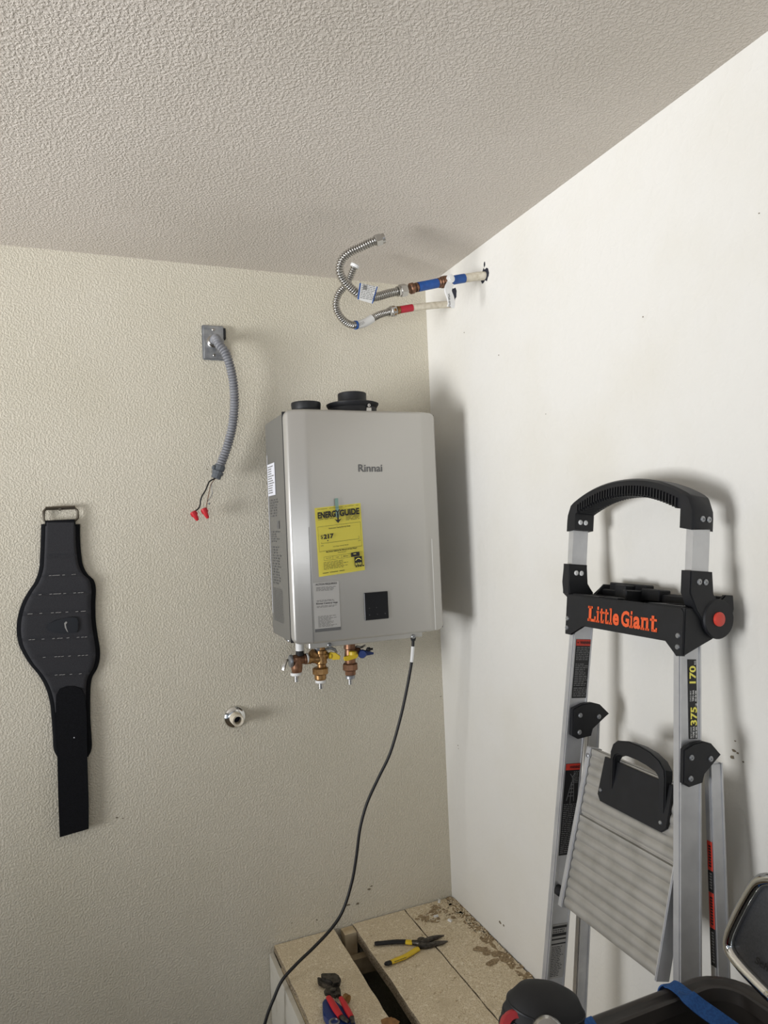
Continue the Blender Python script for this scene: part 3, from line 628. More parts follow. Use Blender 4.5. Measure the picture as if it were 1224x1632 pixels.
# ================================================================== LIFTING BELT
def bp_(x, y, yy=-.012): return on(x/2.814, 780+y/2.814, 1, yy)
BL = thing('lifting_belt', (-1.18, -.01, .45), 'black and grey padded weightlifting belt hanging by its buckle on the cream wall', 'belt')
Lf = [(184, 152), (183, 200), (179, 300), (174, 360), (155, 415), (125, 460), (96, 515), (80, 570), (74, 620), (78, 670), (92, 715), (130, 780), (165, 822), (190, 860), (210, 905), (224, 960), (230, 1020), (236, 1100), (240, 1165), (258, 1203)]
Rt = [(359, 150), (360, 230), (366, 300), (375, 345), (395, 382), (420, 405), (430, 445), (428, 520), (430, 590), (438, 650), (448, 715), (447, 765), (435, 805), (415, 840), (407, 880), (405, 940), (406, 1030), (411, 1110), (411, 1165), (394, 1203)]
def edge_at(pts, y):
    for (x0, y0), (x1, y1) in zip(pts, pts[1:]):
        if y0 <= y <= y1: return x0+(x1-x0)*(y-y0)/(y1-y0)
    return pts[0][0] if y < pts[0][1] else pts[-1][0]
def smooth2(pts):
    c_ = catmull([V((a, b, 0)) for a, b in pts], 5); return [(p.x, p.y) for p in c_]
Lf, Rt = smooth2(Lf), smooth2(Rt)
def beltgrid(y0, y1, rows, cols, inset, fn, yb_=-.002):
    bm_ = NB(); F, B = [], []
    for j in range(rows+1):
        y = y0+(y1-y0)*j/rows; l, r = edge_at(Lf, y)+inset, edge_at(Rt, y)-inset
        F.append([bm_.verts.new(bp_(l+(r-l)*i/cols, y, fn(i/cols, y, l+(r-l)*i/cols))) for i in range(cols+1)])
        B.append([bm_.verts.new(bp_(l, y, yb_)), bm_.verts.new(bp_(r, y, yb_))])
    for a, b in zip(F, F[1:]):
        for i in range(cols): bm_.faces.new((a[i], a[i+1], b[i+1], b[i]))
    for j in range(rows):
        bm_.faces.new((F[j][0], F[j+1][0], B[j+1][0], B[j][0])); bm_.faces.new((F[j][-1], B[j][1], B[j+1][1], F[j+1][-1])); bm_.faces.new((B[j][0], B[j+1][0], B[j+1][1], B[j][1]))
    bm_.faces.new([*F[0], B[0][1], B[0][0]]); bm_.faces.new([*F[-1][::-1], B[-1][0], B[-1][1]])
    return bm_
def fb(t, y, x): e = min(t, 1-t); return -.010-.005*math.sqrt(min(1, e/.06))
bm = beltgrid(156, 1200, 110, 20, 0, fb); put('backing', bm, 'strapblack', BL, True, 60, label='black padded edge binding')
seams = [300, 385, 468, 552, 668, 750, 832, 905]
def slope(x): return -(x-260)*.05
def fp(t, y, x):
    yy = y-slope(x); d = min(abs(yy-s) for s in seams) if yy > 290 else 40
    e = min(t, 1-t)
    return -.0168-.0045*min(1, d/14)**.5*min(1, e/.05)
bm = beltgrid(148, 1000, 190, 22, 20, fp, -.010); put('panel', bm, 'mesh', BL, True, 60, label='grey mesh panel stitched in seven bands')
bm = NB()
for s, xs_ in ((385, (225, 240, 250, 262, 285, 327, 334)), (468, (180, 228, 245, 255, 268, 290, 335, 355, 368)), (552, (130, 140, 183, 235, 255, 268, 300, 345, 368, 378)), (668, (135, 150, 193, 240, 262, 275, 305, 350, 370, 385)), (750, (198, 250, 265, 280, 312, 355, 372, 388)), (832, (252, 272, 285, 318, 360))):
    for x_ in xs_:
        y_ = s+slope(x_); p = bp_(x_, y_, -.0195); hexa(bm, p, (.0033, 0, .0002), (0, .0003, 0), (0, 0, .0007))
put('stitching', bm, 'stitch', BL, kind='stuff')
bm = NB(); em = [(207, 618), (215, 602), (250, 585), (300, 573), (335, 570), (347, 576), (352, 600), (350, 630), (343, 640), (290, 645), (240, 640), (215, 632)]
prism(bm, [bp_(x_, y_, -.020) for x_, y_ in em], (0, -.006, 0), .0018, 2); eb = put('badge', bm, 'blackgloss', BL, True, 40, label='raised black teardrop badge')
bm = NB(); sw = [(288, 600), (296, 592), (302, 596), (295, 606), (298, 622), (306, 642), (300, 636), (291, 620)]
prism(bm, [bp_(x_, y_, -.0264) for x_, y_ in sw], (0, -.0006, 0)); put('tick_emblem', bm, 'stitch', eb, label='small light tick emblem')
# long strap below
st = [(250, 960), (252, 920), (268, 892), (300, 880), (335, 880), (365, 892), (382, 920), (388, 1000), (392, 1200), (398, 1400), (398, 1520), (268, 1558), (262, 1400), (257, 1200), (252, 1050)]
bm = NB(); prism(bm, [bp_(x_, y_, -.018) for x_, y_ in st], (0, -.0055, 0), .0012, 2); put('hook_strap', bm, 'strapblack', BL, True, 40, label='long black closure strap')
bm = NB(); blob(bm, bp_(332, 1113, -.0238), X, Z, .0015, .0015, (0, -.0003, 0), 8, 2); put('lint', bm, 'paper', BL)
# buckle
bk = [bp_(x_, y_, -.012) for x_, y_ in ((196, 98), (206, 88), (336, 84), (347, 94), (349, 128), (338, 140), (205, 145), (195, 134))]
bm = NB(); loop = bk+[bk[0], bk[1]]
sweep(bm, loop, .0036, 8); put('buckle', bm, 'gunmetal', BL, True, 40, label='dark metal rectangular buckle')
bm = NB(); sweep(bm, [bp_(204, 84, -.014), bp_(337, 79, -.014)], .0040, 8); put('buckle_roller', bm, 'gunmetal', BL, True)
bm = NB(); prism(bm, [bp_(x_, y_, -.010) for x_, y_ in ((203, 140), (335, 134), (340, 165), (203, 165))], (0, -.010, 0), .001); put('buckle_loop', bm, 'strapblack', BL)
bm = NB(); a = bp_(270, 92, 0); lathe(bm, a, V((0, -1, .05)), [(.0016, -.0), (.0016, .016), (.004, .016), (.004, .018)], 10); put('nail', bm, 'gunmetal', None, True, label='small dark nail holding up the belt buckle', cat='nail')

# ================================================================== STEP LADDER
T_, S_ = .11874, .0507; AL = math.atan(T_)
HVv = V((math.sin(AL), 0, math.cos(AL))); DV = V((math.cos(AL), 0, -math.sin(AL)))
LO = V((-.3114864, -1.059, FLOOR))
def L(u, h, d): return LO+Y*u+HVv*h+DV*d
LD = thing('step_ladder', (LO.x+.05, LO.y, FLOOR), 'folded aluminium step ladder with black tool tray leaning on the white wall', 'ladder')
def au(h): return .155+S_*(1.37-h)          # near face of the left rail / outer face of the right rail
def rail(name, s, h0, h1, d0, d1, wdt, extra, parent, m='alu', lip=True, sl=0):
    """s=+1 far rail, -1 near rail"""
    bm_ = NB()
    def sec(h):
        u0 = (au(h)+extra) if s > 0 else -(au(h)+extra)
        dd = d1-d0; sh = sl*(1.27-h)
        pr = [(0, 0), (wdt, 0), (wdt, dd), (0, dd)]
        return [L(u0+a, h, d0+b+sh) for a, b in pr]
    a, b = sec(h0), sec(h1); va = [bm_.verts.new(p) for p in a]; vb = [bm_.verts.new(p) for p in b]
    fs = [bm_.faces.new(va), bm_.faces.new(vb[::-1])]+[bm_.faces.new((va[i], vb[i], vb[(i+1) % 4], va[(i+1) % 4])) for i in range(4)]
    bmesh.ops.bevel(bm_, geom=list({e for f in fs for e in f.edges}), offset=.0022, segments=2, affect='EDGES')
    if lip:   # raised lip near both edges of the near face
        for dq0 in (d0+.0010, d1-.0048):
            q = []
            for h in (h0, h1):
                dq = dq0+sl*(1.27-h)
                u0 = (au(h)+extra) if s > 0 else -(au(h)+extra)
                q.append([L(u0-.0016, h, dq), L(u0-.0016, h, dq+.0035), L(u0+.001, h, dq+.0035), L(u0+.001, h, dq)])
            v0 = [bm_.verts.new(p) for p in q[0]]; v1 = [bm_.verts.new(p) for p in q[1]]
            for i in range(4): bm_.faces.new((v0[i], v1[i], v1[(i+1) % 4], v0[(i+1) % 4]))
            bm_.faces.new(v0); bm_.faces.new(v1[::-1])
    return put(name, bm_, m, parent, True, 30)
fr = [rail('front_rail', s, .03, 1.56, 0, .050, .017, 0, LD) for s in (1, -1)]
rr_ = [rail('rear_rail', s, .02, 1.30, .068, .098, .016, .009 if s > 0 else .004, LD, sl=.043) for s in (1, -1)]
for s in (1, -1):
    for (d0, d1, ex, h0) in ((-.003, .053, 0, 0), (.119, .156, .009 if s > 0 else .004, 0)):
        bm = NB(); u0 = s*(au(0)+ex); prism(bm, [L(u0-.003, h0+.002, d0), L(u0+.02, h0+.002, d0), L(u0+.02, h0+.002, d1), L(u0-.003, h0+.002, d1)], HVv*.04, .002)
        for v in bm.verts: v.co.z = max(v.co.z, FLOOR+.0005)
        put('rubber_foot', bm, 'rubber', LD)
for h in (.26, .54):
    bm = NB(); a = au(h); n = 10
    prism(bm, [L(-a+.018, h, -.004), L(a-.001, h, -.004), L(a-.001, h, .062), L(-a+.018, h, .062)], HVv*.012, .001)
    for i in range(8): hexa(bm, L(.0085, h+.013, .002+i*.008), Y*(a-.012), DV*.0018, HVv*.002)
    hexa(bm, L(.0085, h-.012, -.004), Y*(a-.012), DV*.0015, HVv*.014); put('tread', bm, 'alu', LD)
for h in (.30, .95):
    bm = NB(); a = au(h)+.004; hexa(bm, L(.0085, h, .142), Y*(a+.004), DV*.004, HVv*.014, .001); 
    if h < .5: put('rear_brace', bm, 'alu', LD)
    else: bm.free()
# hinge brackets
hb = [(1.328, -.004), (1.338, .018), (1.3405, .040), (1.336, .060), (1.316, .084), (1.287, .043), (1.271, .043), (1.265, .012), (1.272, -.002)]
for s in (1, -1):
    B_ = None
    for side_ in (0, 1):
        bm = NB(); a = au(1.30)
        near = (a if s > 0 else -a-.0)
        u0 = near-.0125 if side_ == 0 else near+.018
        sc = 1.12 if s > 0 else 1.0
        prism(bm, [L(u0, 1.30+(h-1.30)*1.03, d*sc+(.010 if s > 0 else 0)) for h, d in hb], Y*.011, .002, 2)
        if side_ == 0:
            B_ = put('hinge_bracket', bm, 'black', LD, True, 30)
            for h, d in ((1.315, .013), (1.311, .058), (1.279, .013)):
                bs = NB(); lathe(bs, L(u0, h, d*sc+(.010 if s > 0 else 0)), -Y, [(.0052, 0), (.0052, .0012), (.0038, .0026), (.0015, .0026), (.0012, .0015)], 14); put('rivet', bs, 'steel_dull', B_, True)
        else: bm.free()
# bumper on the far rail
bm = NB(); lathe(bm, L(au(.93)-.0, .937, .012), -Y, [(.011, 0), (.011, .012), (.007, .016)], 16); put('bumper', bm, 'rubber', LD, True)
# ---- tool tray
TR = NB(); f = [(.1655, 1.487), (.1655, 1.574), (-.158, 1.574), (-.165, 1.566), (-.165, 1.489), (-.148, 1.487), (-.124, 1.512), (.106, 1.512), (.145, 1.487)]
prism(TR, [L(u+.003 if u > 0 else u, h, -.010) for u, h in f], DV*.007, .0018, 2)
tray = put('tool_tray', TR, 'black', LD, True, 30, label='black plastic tool tray on top')
sd = [(1.489, -.009), (1.574, -.009), (1.574, .060), (1.600, .085), (1.600, .105), (1.575, .108), (1.545, .100), (1.520, .055)]
for u0 in (-.1668, .158):
    bm = NB(); prism(bm, [L(u0, h, d) for h, d in sd], Y*.0085, .0018, 2); put('tray_side', bm, 'black', tray, True, 30)
# deck: two cup holders and a trough between
def deck(u0, u1, d0, d1, h, r, dep, seg=32):
    bm_ = NB(); cu_, cd_ = (u0+u1)/2, (d0+d1)/2
    ring = []; out = []
    for k in range(seg):
        a = 2*math.pi*k/seg; c_, s_ = math.cos(a), math.sin(a)
        ring.append((cu_+r*c_*1.15, cd_+r*s_))
        t = min(((u1-u0)/2)/max(abs(c_), 1e-6), ((d1-d0)/2)/max(abs(s_), 1e-6)); out.append((cu_+c_*t, cd_+s_*t))
    A_ = [bm_.verts.new(L(u, h, d)) for u, d in out]; B2 = [bm_.verts.new(L(u, h, d)) for u, d in ring]; C_ = [bm_.verts.new(L(u, h-dep, d)) for u, d in ring]; D_ = [bm_.verts.new(L(u, h-dep, d)) for u, d in out]
    for k in range(seg):
        j = (k+1) % seg
        bm_.faces.new((A_[k], A_[j], B2[j], B2[k])); bm_.faces.new((B2[k], B2[j], C_[j], C_[k])); bm_.faces.new((A_[k], D_[k], D_[j], A_[j]))
    bm_.faces.new(D_); return bm_
for u0, u1 in ((.062, .160), (-.158, -.072)):
    put('cup_holder', deck(u0, u1, -.005, .080, 1.576, .028, .03), 'black', tray, True, 30)
bm = NB(); prism(bm, [L(-.072, 1.535, -.004), L(.062, 1.535, -.004), L(.062, 1.535, .08), L(-.072, 1.535, .08)], HVv*.006)
prism(bm, [L(.010, 1.574, -.006), L(.050, 1.574, -.006), L(.050, 1.574, .012), L(.010, 1.574, .012)], HVv*.004, .001)
put('trough', bm, 'black', tray)
bm = NB()
for (u0, u1, d0, d1, h0, h1) in ((-.160, .160, .078, .090, 1.535, 1.590), (.030, .140, .082, .106, 1.580, 1.606), (.060, .092, .055, .085, 1.574, 1.603), (-.02, .03, .070, .102, 1.574, 1.599), (-.158, -.02, .090, .104, 1.56, 1.592), (.028, .040, .03, .085, 1.54, 1.594), (-.150, -.09, .082, .106, 1.578, 1.597), (-.160, .160, .10, .107, 1.545, 1.586)):
    hexa(bm, L((u0+u1)/2, (h0+h1)/2, (d0+d1)/2), Y*(u1-u0)/2, HVv*(h1-h0)/2, DV*(d1-d0)/2, .002)
put('tool_rack', bm, 'black', tray, True, 30)
def onL(px, py, d):
    r = CR*((px-612)/FPX)+CU*(-(py-816)/FPX)+CF; o = LO+DV*d; w_ = CAM+r*((o-CAM).dot(DV)/r.dot(DV))-LO; return w_.y, w_.dot(HVv)
bm = NB(); hB, hX, hA = 1.5232, 1.5468, 1.5555
for ch, x0, x1, ht in (('L', 258, 300, hA-.001), ('i', 303, 320, hA), ('t', 322, 345, 1.5525), ('t', 347, 370, 1.5525), ('l', 373, 389, hA), ('e', 392, 425, hX), ('G', 437, 480, hA-.001), ('i', 483, 501, hA), ('a', 503, 540, hX), ('n', 543, 589, hX), ('t', 592, 632, 1.5525)):
    ua = onL(860+x0/3.363, 985, -.011)[0]; ub = onL(860+x1/3.363, 990, -.011)[0]; wl_ = ua-ub
    st_ = wl_*.12
    o_l = L(ua, hB, -.0105); sr = lambda a, b, c_, d_: rect(bm, o_l, -Y, HVv, a, b, c_, d_, .0006)
    if ch in 'il':
        stem = wl_*.46; a0_ = (wl_-stem)/2
        sr(a0_, 0, a0_+stem, (hX-hB) if ch == 'i' else (ht-hB)); sr(0, 0, wl_, .0042); sr(wl_*.05, ((hX if ch == 'i' else ht)-hB)-.0042, a0_+stem*.5, (hX if ch == 'i' else ht)-hB)
        if ch == 'i': sr(a0_, hX-hB+.0022, a0_+stem, ht-hB)
    elif ch == 'L':
        sr(wl_*.12, 0, wl_*.44, ht-hB); sr(0, 0, wl_, .0055); sr(0, ht-hB-.0045, wl_*.58, ht-hB); sr(wl_*.82, 0, wl_, .0115)
    elif ch == 'n':
        sr(wl_*.08, 0, wl_*.34, ht-hB); sr(wl_*.62, 0, wl_*.88, ht-hB-.003); sr(0, 0, wl_*.44, .0042); sr(wl_*.54, 0, wl_, .0042); sr(0, ht-hB-.004, wl_*.3, ht-hB); sr(wl_*.34, ht-hB-.0055, wl_*.82, ht-hB)
    elif ch == 't':
        sr(wl_*.22, .001, wl_*.56, ht-hB); sr(0, hX-hB-.0042, wl_*.92, hX-hB); sr(wl_*.26, 0, wl_*.95, .0045); sr(wl_*.78, 0, wl_*.98, .0075)
    else: text(bm, ch, o_l, -Y, HVv, wl_, ht-hB, .035, .0006)
put('lettering', bm, 'orange', tray, label='orange slab lettering', kind='stuff')
for u, h in ((.161, 1.521), (.161, 1.501)):
    bm = NB(); lathe(bm, L(u, h, -.010), -DV, [(.0052, 0), (.0052, .001), (.004, .0025), (.0015, .0025)], 14); put('rivet', bm, 'steel_dull', tray, True)
for u, h in ((-.153, 1.5235), (-.153, 1.5035)):
    bm = NB(); lathe(bm, L(u, h, -.010), -DV, [(.0052, 0), (.0052, .001), (.004, .0025), (.0015, .0025)], 14); put('rivet', bm, 'steel_dull', tray, True)
# ---- carry handle: sockets, tubes, arched grip
HG = NB(); C0 = .0085; n = 40
def arcpt(t, off):  # t -1..1 far (+) to near(-)
    u = C0+.170*t; return u, off
outer, inner = [], []
for i in range(n+1):
    t = 1-2*i/n; u = C0+.1790*t; e = abs(t)
    ho = 1.8165-.047*e**2.2-.018*max(0, (e-.93)/.07)**2
    ui = C0+.1500*t; hi = 1.7870-.036*e**2.0
    outer.append((u, ho)); inner.append((ui, hi))
capb = [(C0+.1790, 1.716), (C0+.1500, 1.716)]; 
left = [(C0+.1805, 1.716)]+outer+[(C0-.1805, 1.716), (C0-.1500, 1.716)]+inner[::-1]+[(C0+.1500, 1.716)]
# build as strip of quads to stay convex
def strip(bm_, o, i_, d0, d1):
    O0 = [bm_.verts.new(L(u, h, d0+.006)) for u, h in o]; O1 = [bm_.verts.new(L(u, h, d1-.006)) for u, h in o]
    Om0 = [bm_.verts.new(L(C0+(u-C0)*.985, h-.004, d0)) for u, h in o]; Om1 = [bm_.verts.new(L(C0+(u-C0)*.985, h-.004, d1)) for u, h in o]
    I0 = [bm_.verts.new(L(u, h, d0)) for u, h in i_]; I1 = [bm_.verts.new(L(u, h, d1)) for u, h in i_]
    for k in range(len(o)-1):
        for a, b in ((O0, O1), (O1, Om1), (Om1, I1), (I1, I0), (I0, Om0), (Om0, O0)):
            bm_.faces.new((a[k], a[k+1], b[k+1], b[k]))
    for k in (0, -1): bm_.faces.new([x_[k] for x_ in (O0, O1, Om1, I1, I0, Om0)])
oo = [(C0+.1800, 1.716), (C0+.1800, 1.74)]+outer+[(C0-.1800, 1.74), (C0-.1800, 1.716)]
ii = [(C0+.1500, 1.716), (C0+.1500, 1.735)]+inner+[(C0-.1500, 1.735), (C0-.1500, 1.716)]
strip(HG, oo, ii, -.005, .046)
grip = put('carry_handle', HG, 'black', LD, True, 35, label='arched black carry handle with finger ribs')
bm = NB()
for i in range(2, 39):
    u, h = inner[i]; u2, h2 = inner[i+1] if i < n else inner[i]
    uo, ho = outer[i]; hh = V((0, uo-u, ho-h)).normalized()
    for dd, dn in ((-.0062, .003),):
        c_ = L(u+(uo-u)*.22, h+(ho-h)*.22, dd); hexa(bm, c_, Y*.0016, HVv*.0085, DV*dn)
    c_ = L(u, h-.0022, .016); hexa(bm, c_, Y*.0016, HVv*.0028, DV*.018)
put('grip_rib', bm, 'black', grip, kind='stuff')
for s in (1, -1):
    uN = C0+.1600 if s > 0 else C0-.1765
    bm = NB(); prism(bm, [L(uN, 1.60, 0), L(uN+.0155, 1.60, 0), L(uN+.0155, 1.60, .040), L(uN, 1.60, .040)], HVv*.125, .003, 3)
    tb = put('handle_tube', bm, 'alu', LD, True, 30)
    # socket
    uS = uN-.005 if s < 0 else uN-.004; wS = .0245
    so = [(1.640, -.006), (1.640, .046), (1.600, .046), (1.585, .060), (1.580, .082), (1.560, .094), (1.540, .088), (1.525, .066), (1.530, .048), (1.550, .030), (1.570, .010), (1.600, -.006)]
    if s > 0: so = [(1.640, -.008), (1.640, .040), (1.598, .040), (1.580, .060), (1.555, .06), (1.555, .02), (1.575, -.006), (1.60, -.008)]
    bm = NB(); prism(bm, [L(uS, h, d) for h, d in so], Y*wS, .0022, 2); sk = put('handle_socket', bm, 'black', LD, True, 30)
    # bolts: on socket and on the grip ends
    for (hh, par) in ((1.621, sk), (1.733, grip)):
        for dd in ((.014, .029) if s < 0 else (.010, .024)):
            bs = NB(); uB = (uS if par is sk else (C0-.1800 if s < 0 else C0+.150))
            if s < 0: dd += (.004 if par is grip else 0)
            lathe(bs, L(uB, hh, dd), -Y, [(.0055, 0), (.0055, .001), (.004, .0022), (.002, .0022), (.0018, .001)], 14); put('bolt', bs, 'steel_dull' if s < 0 else 'white', par, True)
    if s < 0:
        bm = NB(); lathe(bm, L(uS, 1.557, .062), -Y, [(.034, -.006), (.036, 0), (.034, .003), (.015, .003)], 32); put('pivot_disc', bm, 'black', sk, True, 40)
        bm = NB(); lathe(bm, L(uS-.0028, 1.557, .060), -Y, [(.0128, 0), (.0128, .003), (.0105, .0048)], 24); put('release_button', bm, 'button', sk, True, 40, label='round red release button')
# ---- folded platform step
SB = V((-.222, -.933, .471)); SEv = V((.28620605, 0, .95816809)); SN = V((-.95816809, 0, .28620605)); SH = .3215; SW = .271
def S(y, e, n_=0): return SB+Y*y+SEv*e+SN*n_
bm = NB(); rows = 190; prev = None
for i in range(rows+1):
    e = SH*i/rows; ph = e/.0192; z = .0036*abs(math.sin(math.pi*ph))**.7-.0046
    if abs(e-.187) < .0018: z = -.007
    r_ = [bm.verts.new(S(-.010, e, z)), bm.verts.new(S(-SW+.002, e, z))]
    if prev: bm.faces.new((prev[0], prev[1], r_[1], r_[0]))
    prev = r_
fb_ = bm.faces[:]
prism(bm, [S(-.010, 0, -.026), S(-SW+.002, 0, -.026), S(-SW+.002, SH, -.026), S(-.010, SH, -.026)], SN*.018)
step = put('platform_step', bm, 'alu_rib', LD, True, 35, label='large ribbed aluminium platform step folded up')
for y0, y1 in ((-.009, .0035), (-SW-.002, -SW+.003)):
    bm = NB(); prism(bm, [S(y0, -.004, -.030), S(y1, -.004, -.030), S(y1, SH+.002, -.030), S(y0, SH+.002, -.030)], SN*.0325, .0015, 2); sf = put('step_frame', bm, 'alu', step, True, 30)
    if y0 > -.1:
        for e in (.306,):
            bm = NB(); lathe(bm, S(-.0045, e, .0025), SN, [(.0045, 0), (.0045, .0008), (.003, .002)], 14); put('rivet', bm, 'steel_dull', sf, True)
bm = NB(); gp = [(-.057, .318), (-.055, .242), (-.065, .231), (-.232, .231), (-.243, .241), (-.243, .318)]
prism(bm, [S(y, e, 0) for y, e in gp], SN*.004, .001, 2); gpl = put('grip_plate', bm, 'black', step, True, 30, label='black plastic hand grip plate')
bm = NB(); ar_o = [(-.083, .262), (-.083, .335), (-.088, .350), (-.100, .360), (-.130, .3665), (-.160, .3665), (-.190, .3625), (-.215, .3535), (-.230, .340), (-.233, .325), (-.233, .262)]
ar_i = [(-.096, .262), (-.096, .322), (-.100, .330), (-.108, .334), (-.130, .3385), (-.160, .3385), (-.185, .336), (-.208, .331), (-.215, .326), (-.217, .318), (-.217, .262)]
lift = [.004, .016, .018, .019, .020, .020, .020, .019, .018, .016, .004]
O0 = [bm.verts.new(S(y, e, l_)) for (y, e), l_ in zip(ar_o, lift)]; O1 = [bm.verts.new(S(y, e, -.004)) for y, e in ar_o]
I0 = [bm.verts.new(S(y, e, l_)) for (y, e), l_ in zip(ar_i, lift)]; I1 = [bm.verts.new(S(y, e, -.004)) for y, e in ar_i]
for k in range(len(ar_o)-1):
    for a, b in ((O0, O1), (O1, I1), (I1, I0), (I0, O0)): bm.faces.new((a[k], a[k+1], b[k+1], b[k]))
for k in (0, -1): bm.faces.new([x_[k] for x_ in (O0, O1, I1, I0)])
bmesh.ops.recalc_face_normals(bm, faces=bm.faces)
bmesh.ops.bevel(bm, geom=[e for e in bm.edges if e.calc_face_angle(0) > .9], offset=.0022, segments=2, affect='EDGES')
put('hand_grip', bm, 'black', gpl, True, 35)
for y, e in ((-.063, .252), (-.228, .247)):
    bm = NB(); lathe(bm, S(y, e, .004), SN, [(.0042, 0), (.0042, .0008), (.003, .0022), (.0012, .0022)], 14); put('rivet', bm, 'steel_dull', gpl, True)
# ---- labels on the rails
def face_label(h0, h1, d0, d1, s, name, m, parent, label=None):
    bm_ = NB(); q = [(h0, d0), (h0, d1), (h1, d1), (h1, d0)]
    prism(bm_, [L(s*au(h)-.0006, h, d) for h, d in q], Y*.0004); return put(name, bm_, m, parent, label=label)
def fl(h, d, s=1): return L(s*au(h)-.0012, h, d)
rdir = DV; updir = (fl(1.0, 0)-fl(.9, 0)).normalized()
lb = face_label(1.350, 1.478, .0070, .0475, 1, 'warning_label', 'ink', fr[0], 'black warning label with red header')
bm = NB(); prism(bm, [fl(1.464, .0070), fl(1.464, .0475), fl(1.4775, .0475), fl(1.4775, .0070)], Y*.0003); put('label_header', bm, 'redlabel', lb)
bm = NB(); text(bm, 'WARNING', fl(1.4675, .017)-Y*.0006, rdir, updir, .028, .0065, .03, 0); blob(bm, fl(1.4710, .0115)-Y*.0004, DV, HVv, .003, .003, (0, -.0003, 0), 3, 1); put('header_print', bm, 'ink', lb)
bm = NB(); lines(bm, fl(1.432, .009)-Y*.0003, rdir, updir, .036, .030, 8, .36, 0, .15, .008, 21); lines(bm, fl(1.376, .009)-Y*.0003, rdir, updir, .036, .050, 13, .36, 0, .35, .008, 22)
lines(bm, fl(1.353, .009)-Y*.0003, rdir, updir, .036, .021, 5, .4, 0, .1, .008, 23); put('print', bm, 'dullprint', lb, kind='stuff')
lb = face_label(1.010, 1.208, .0065, .044, 1, 'warning_label', 'ink', fr[0], 'long black warning label with ladder drawing')
bm = NB(); prism(bm, [fl(1.194, .0065), fl(1.194, .044), fl(1.2075, .044), fl(1.2075, .0065)], Y*.0003); put('label_header', bm, 'redlabel', lb)
bm = NB(); text(bm, 'WARNING', fl(1.1975, .016)-Y*.0006, rdir, updir, .026, .0060, .03, 0); put('header_print', bm, 'ink', lb)
bm = NB(); lines(bm, fl(1.014, .008)-Y*.0003, rdir, updir, .034, .108, 26, .36, 0, .3, .008, 31); lines(bm, fl(1.165, .028)-Y*.0003, rdir, updir, .014, .027, 8, .36, 0, .2, .006, 32)
def seg_(a, b, wd=.0007):
    p, q = fl(*a)-Y*.0004, fl(*b)-Y*.0004; d_ = (q-p).normalized(); n_ = d_.cross(Y)*wd; bm.faces.new([bm.verts.new(z_) for z_ in (p-n_, q-n_, q+n_, p+n_)])
for a, b in (((1.128, .014), (1.168, .024)), ((1.122, .024), (1.178, .026)), ((1.126, .033), (1.178, .029)), ((1.178, .024), (1.186, .031)), ((1.138, .016), (1.138, .031)), ((1.146, .018), (1.146, .031)), ((1.154, .021), (1.154, .031)), ((1.162, .023), (1.162, .030)), ((1.170, .025), (1.170, .029)), ((1.186, .019), (1.178, .026))): seg_(a, b)
put('print', bm, 'dullprint', lb, kind='stuff')
lb = face_label(.745, .862, .004, .0435, 1, 'notice_label', 'greylabel', fr[0], 'grey notice label with black bars near the foot')
bm = NB()
for h0, h1, a, b in ((.853, .858, .006, .0425), (.836, .842, .006, .0425), (.828, .831, .006, .0425), (.818, .8205, .006, .0425)): prism(bm, [fl(h0, a)-Y*.0001, fl(h0, b)-Y*.0001, fl(h1, b)-Y*.0001, fl(h1, a)-Y*.0001], Y*.0002)
lines(bm, fl(.749, .008)-Y*.0003, rdir, updir, .031, .066, 18, .34, 0, .4, .007, 41); lines(bm, fl(.843, .008)-Y*.0003, rdir, updir, .031, .009, 2, .4, 0, .1, .007, 42); put('print', bm, 'ink', lb, kind='stuff')
# weight rating sticker on the near rail
def fr_(h, d): return L(-au(h)-.0014, h, d)
bm = NB(); prism(bm, [L(-au(h)-.0008, h, d) for h, d in ((1.343, .0205), (1.343, .0405), (1.4815, .0375), (1.4815, .0175))], Y*.0004); wl = put('rating_sticker', bm, 'ink', fr[1], label='black vertical weight rating sticker')
up2 = (fr_(1.45, .02)-fr_(1.35, .02)).normalized(); bm = NB()
text(bm, '375', fr_(1.3665, .0385), up2, -DV, .032, .0155, .03, .0003); text(bm, '170', fr_(1.4395, .036), up2, -DV, .031, .0155, .03, .0003); put('big_print', bm, 'yellow', wl, kind='stuff')
bm = NB()
for h, a, b in ((1.345, 'MAX LOAD', .0185), (1.408, 'CARGA MAX', .0175)):
    text(bm, a, fr_(h, b+.0075), up2, -DV, .019, .0035, .01, .0003); text(bm, ('TYPE IAA' if h < 1.4 else 'TIPO IAA'), fr_(h, b+.0145), up2, -DV, .020, .0050, .03, .0003); lines(bm, fr_(h, b+.0195), up2, -DV, .020, .0030, 1, .8, .0003, 0, .006, 3)
text(bm, 'LB', fr_(1.400, .0385), up2, -DV, .0045, .0042, .02, .0003); text(bm, 'KG', fr_(1.4725, .036), up2, -DV, .0065, .0045, .02, .0003)
put('small_print', bm, 'white', wl, kind='stuff')
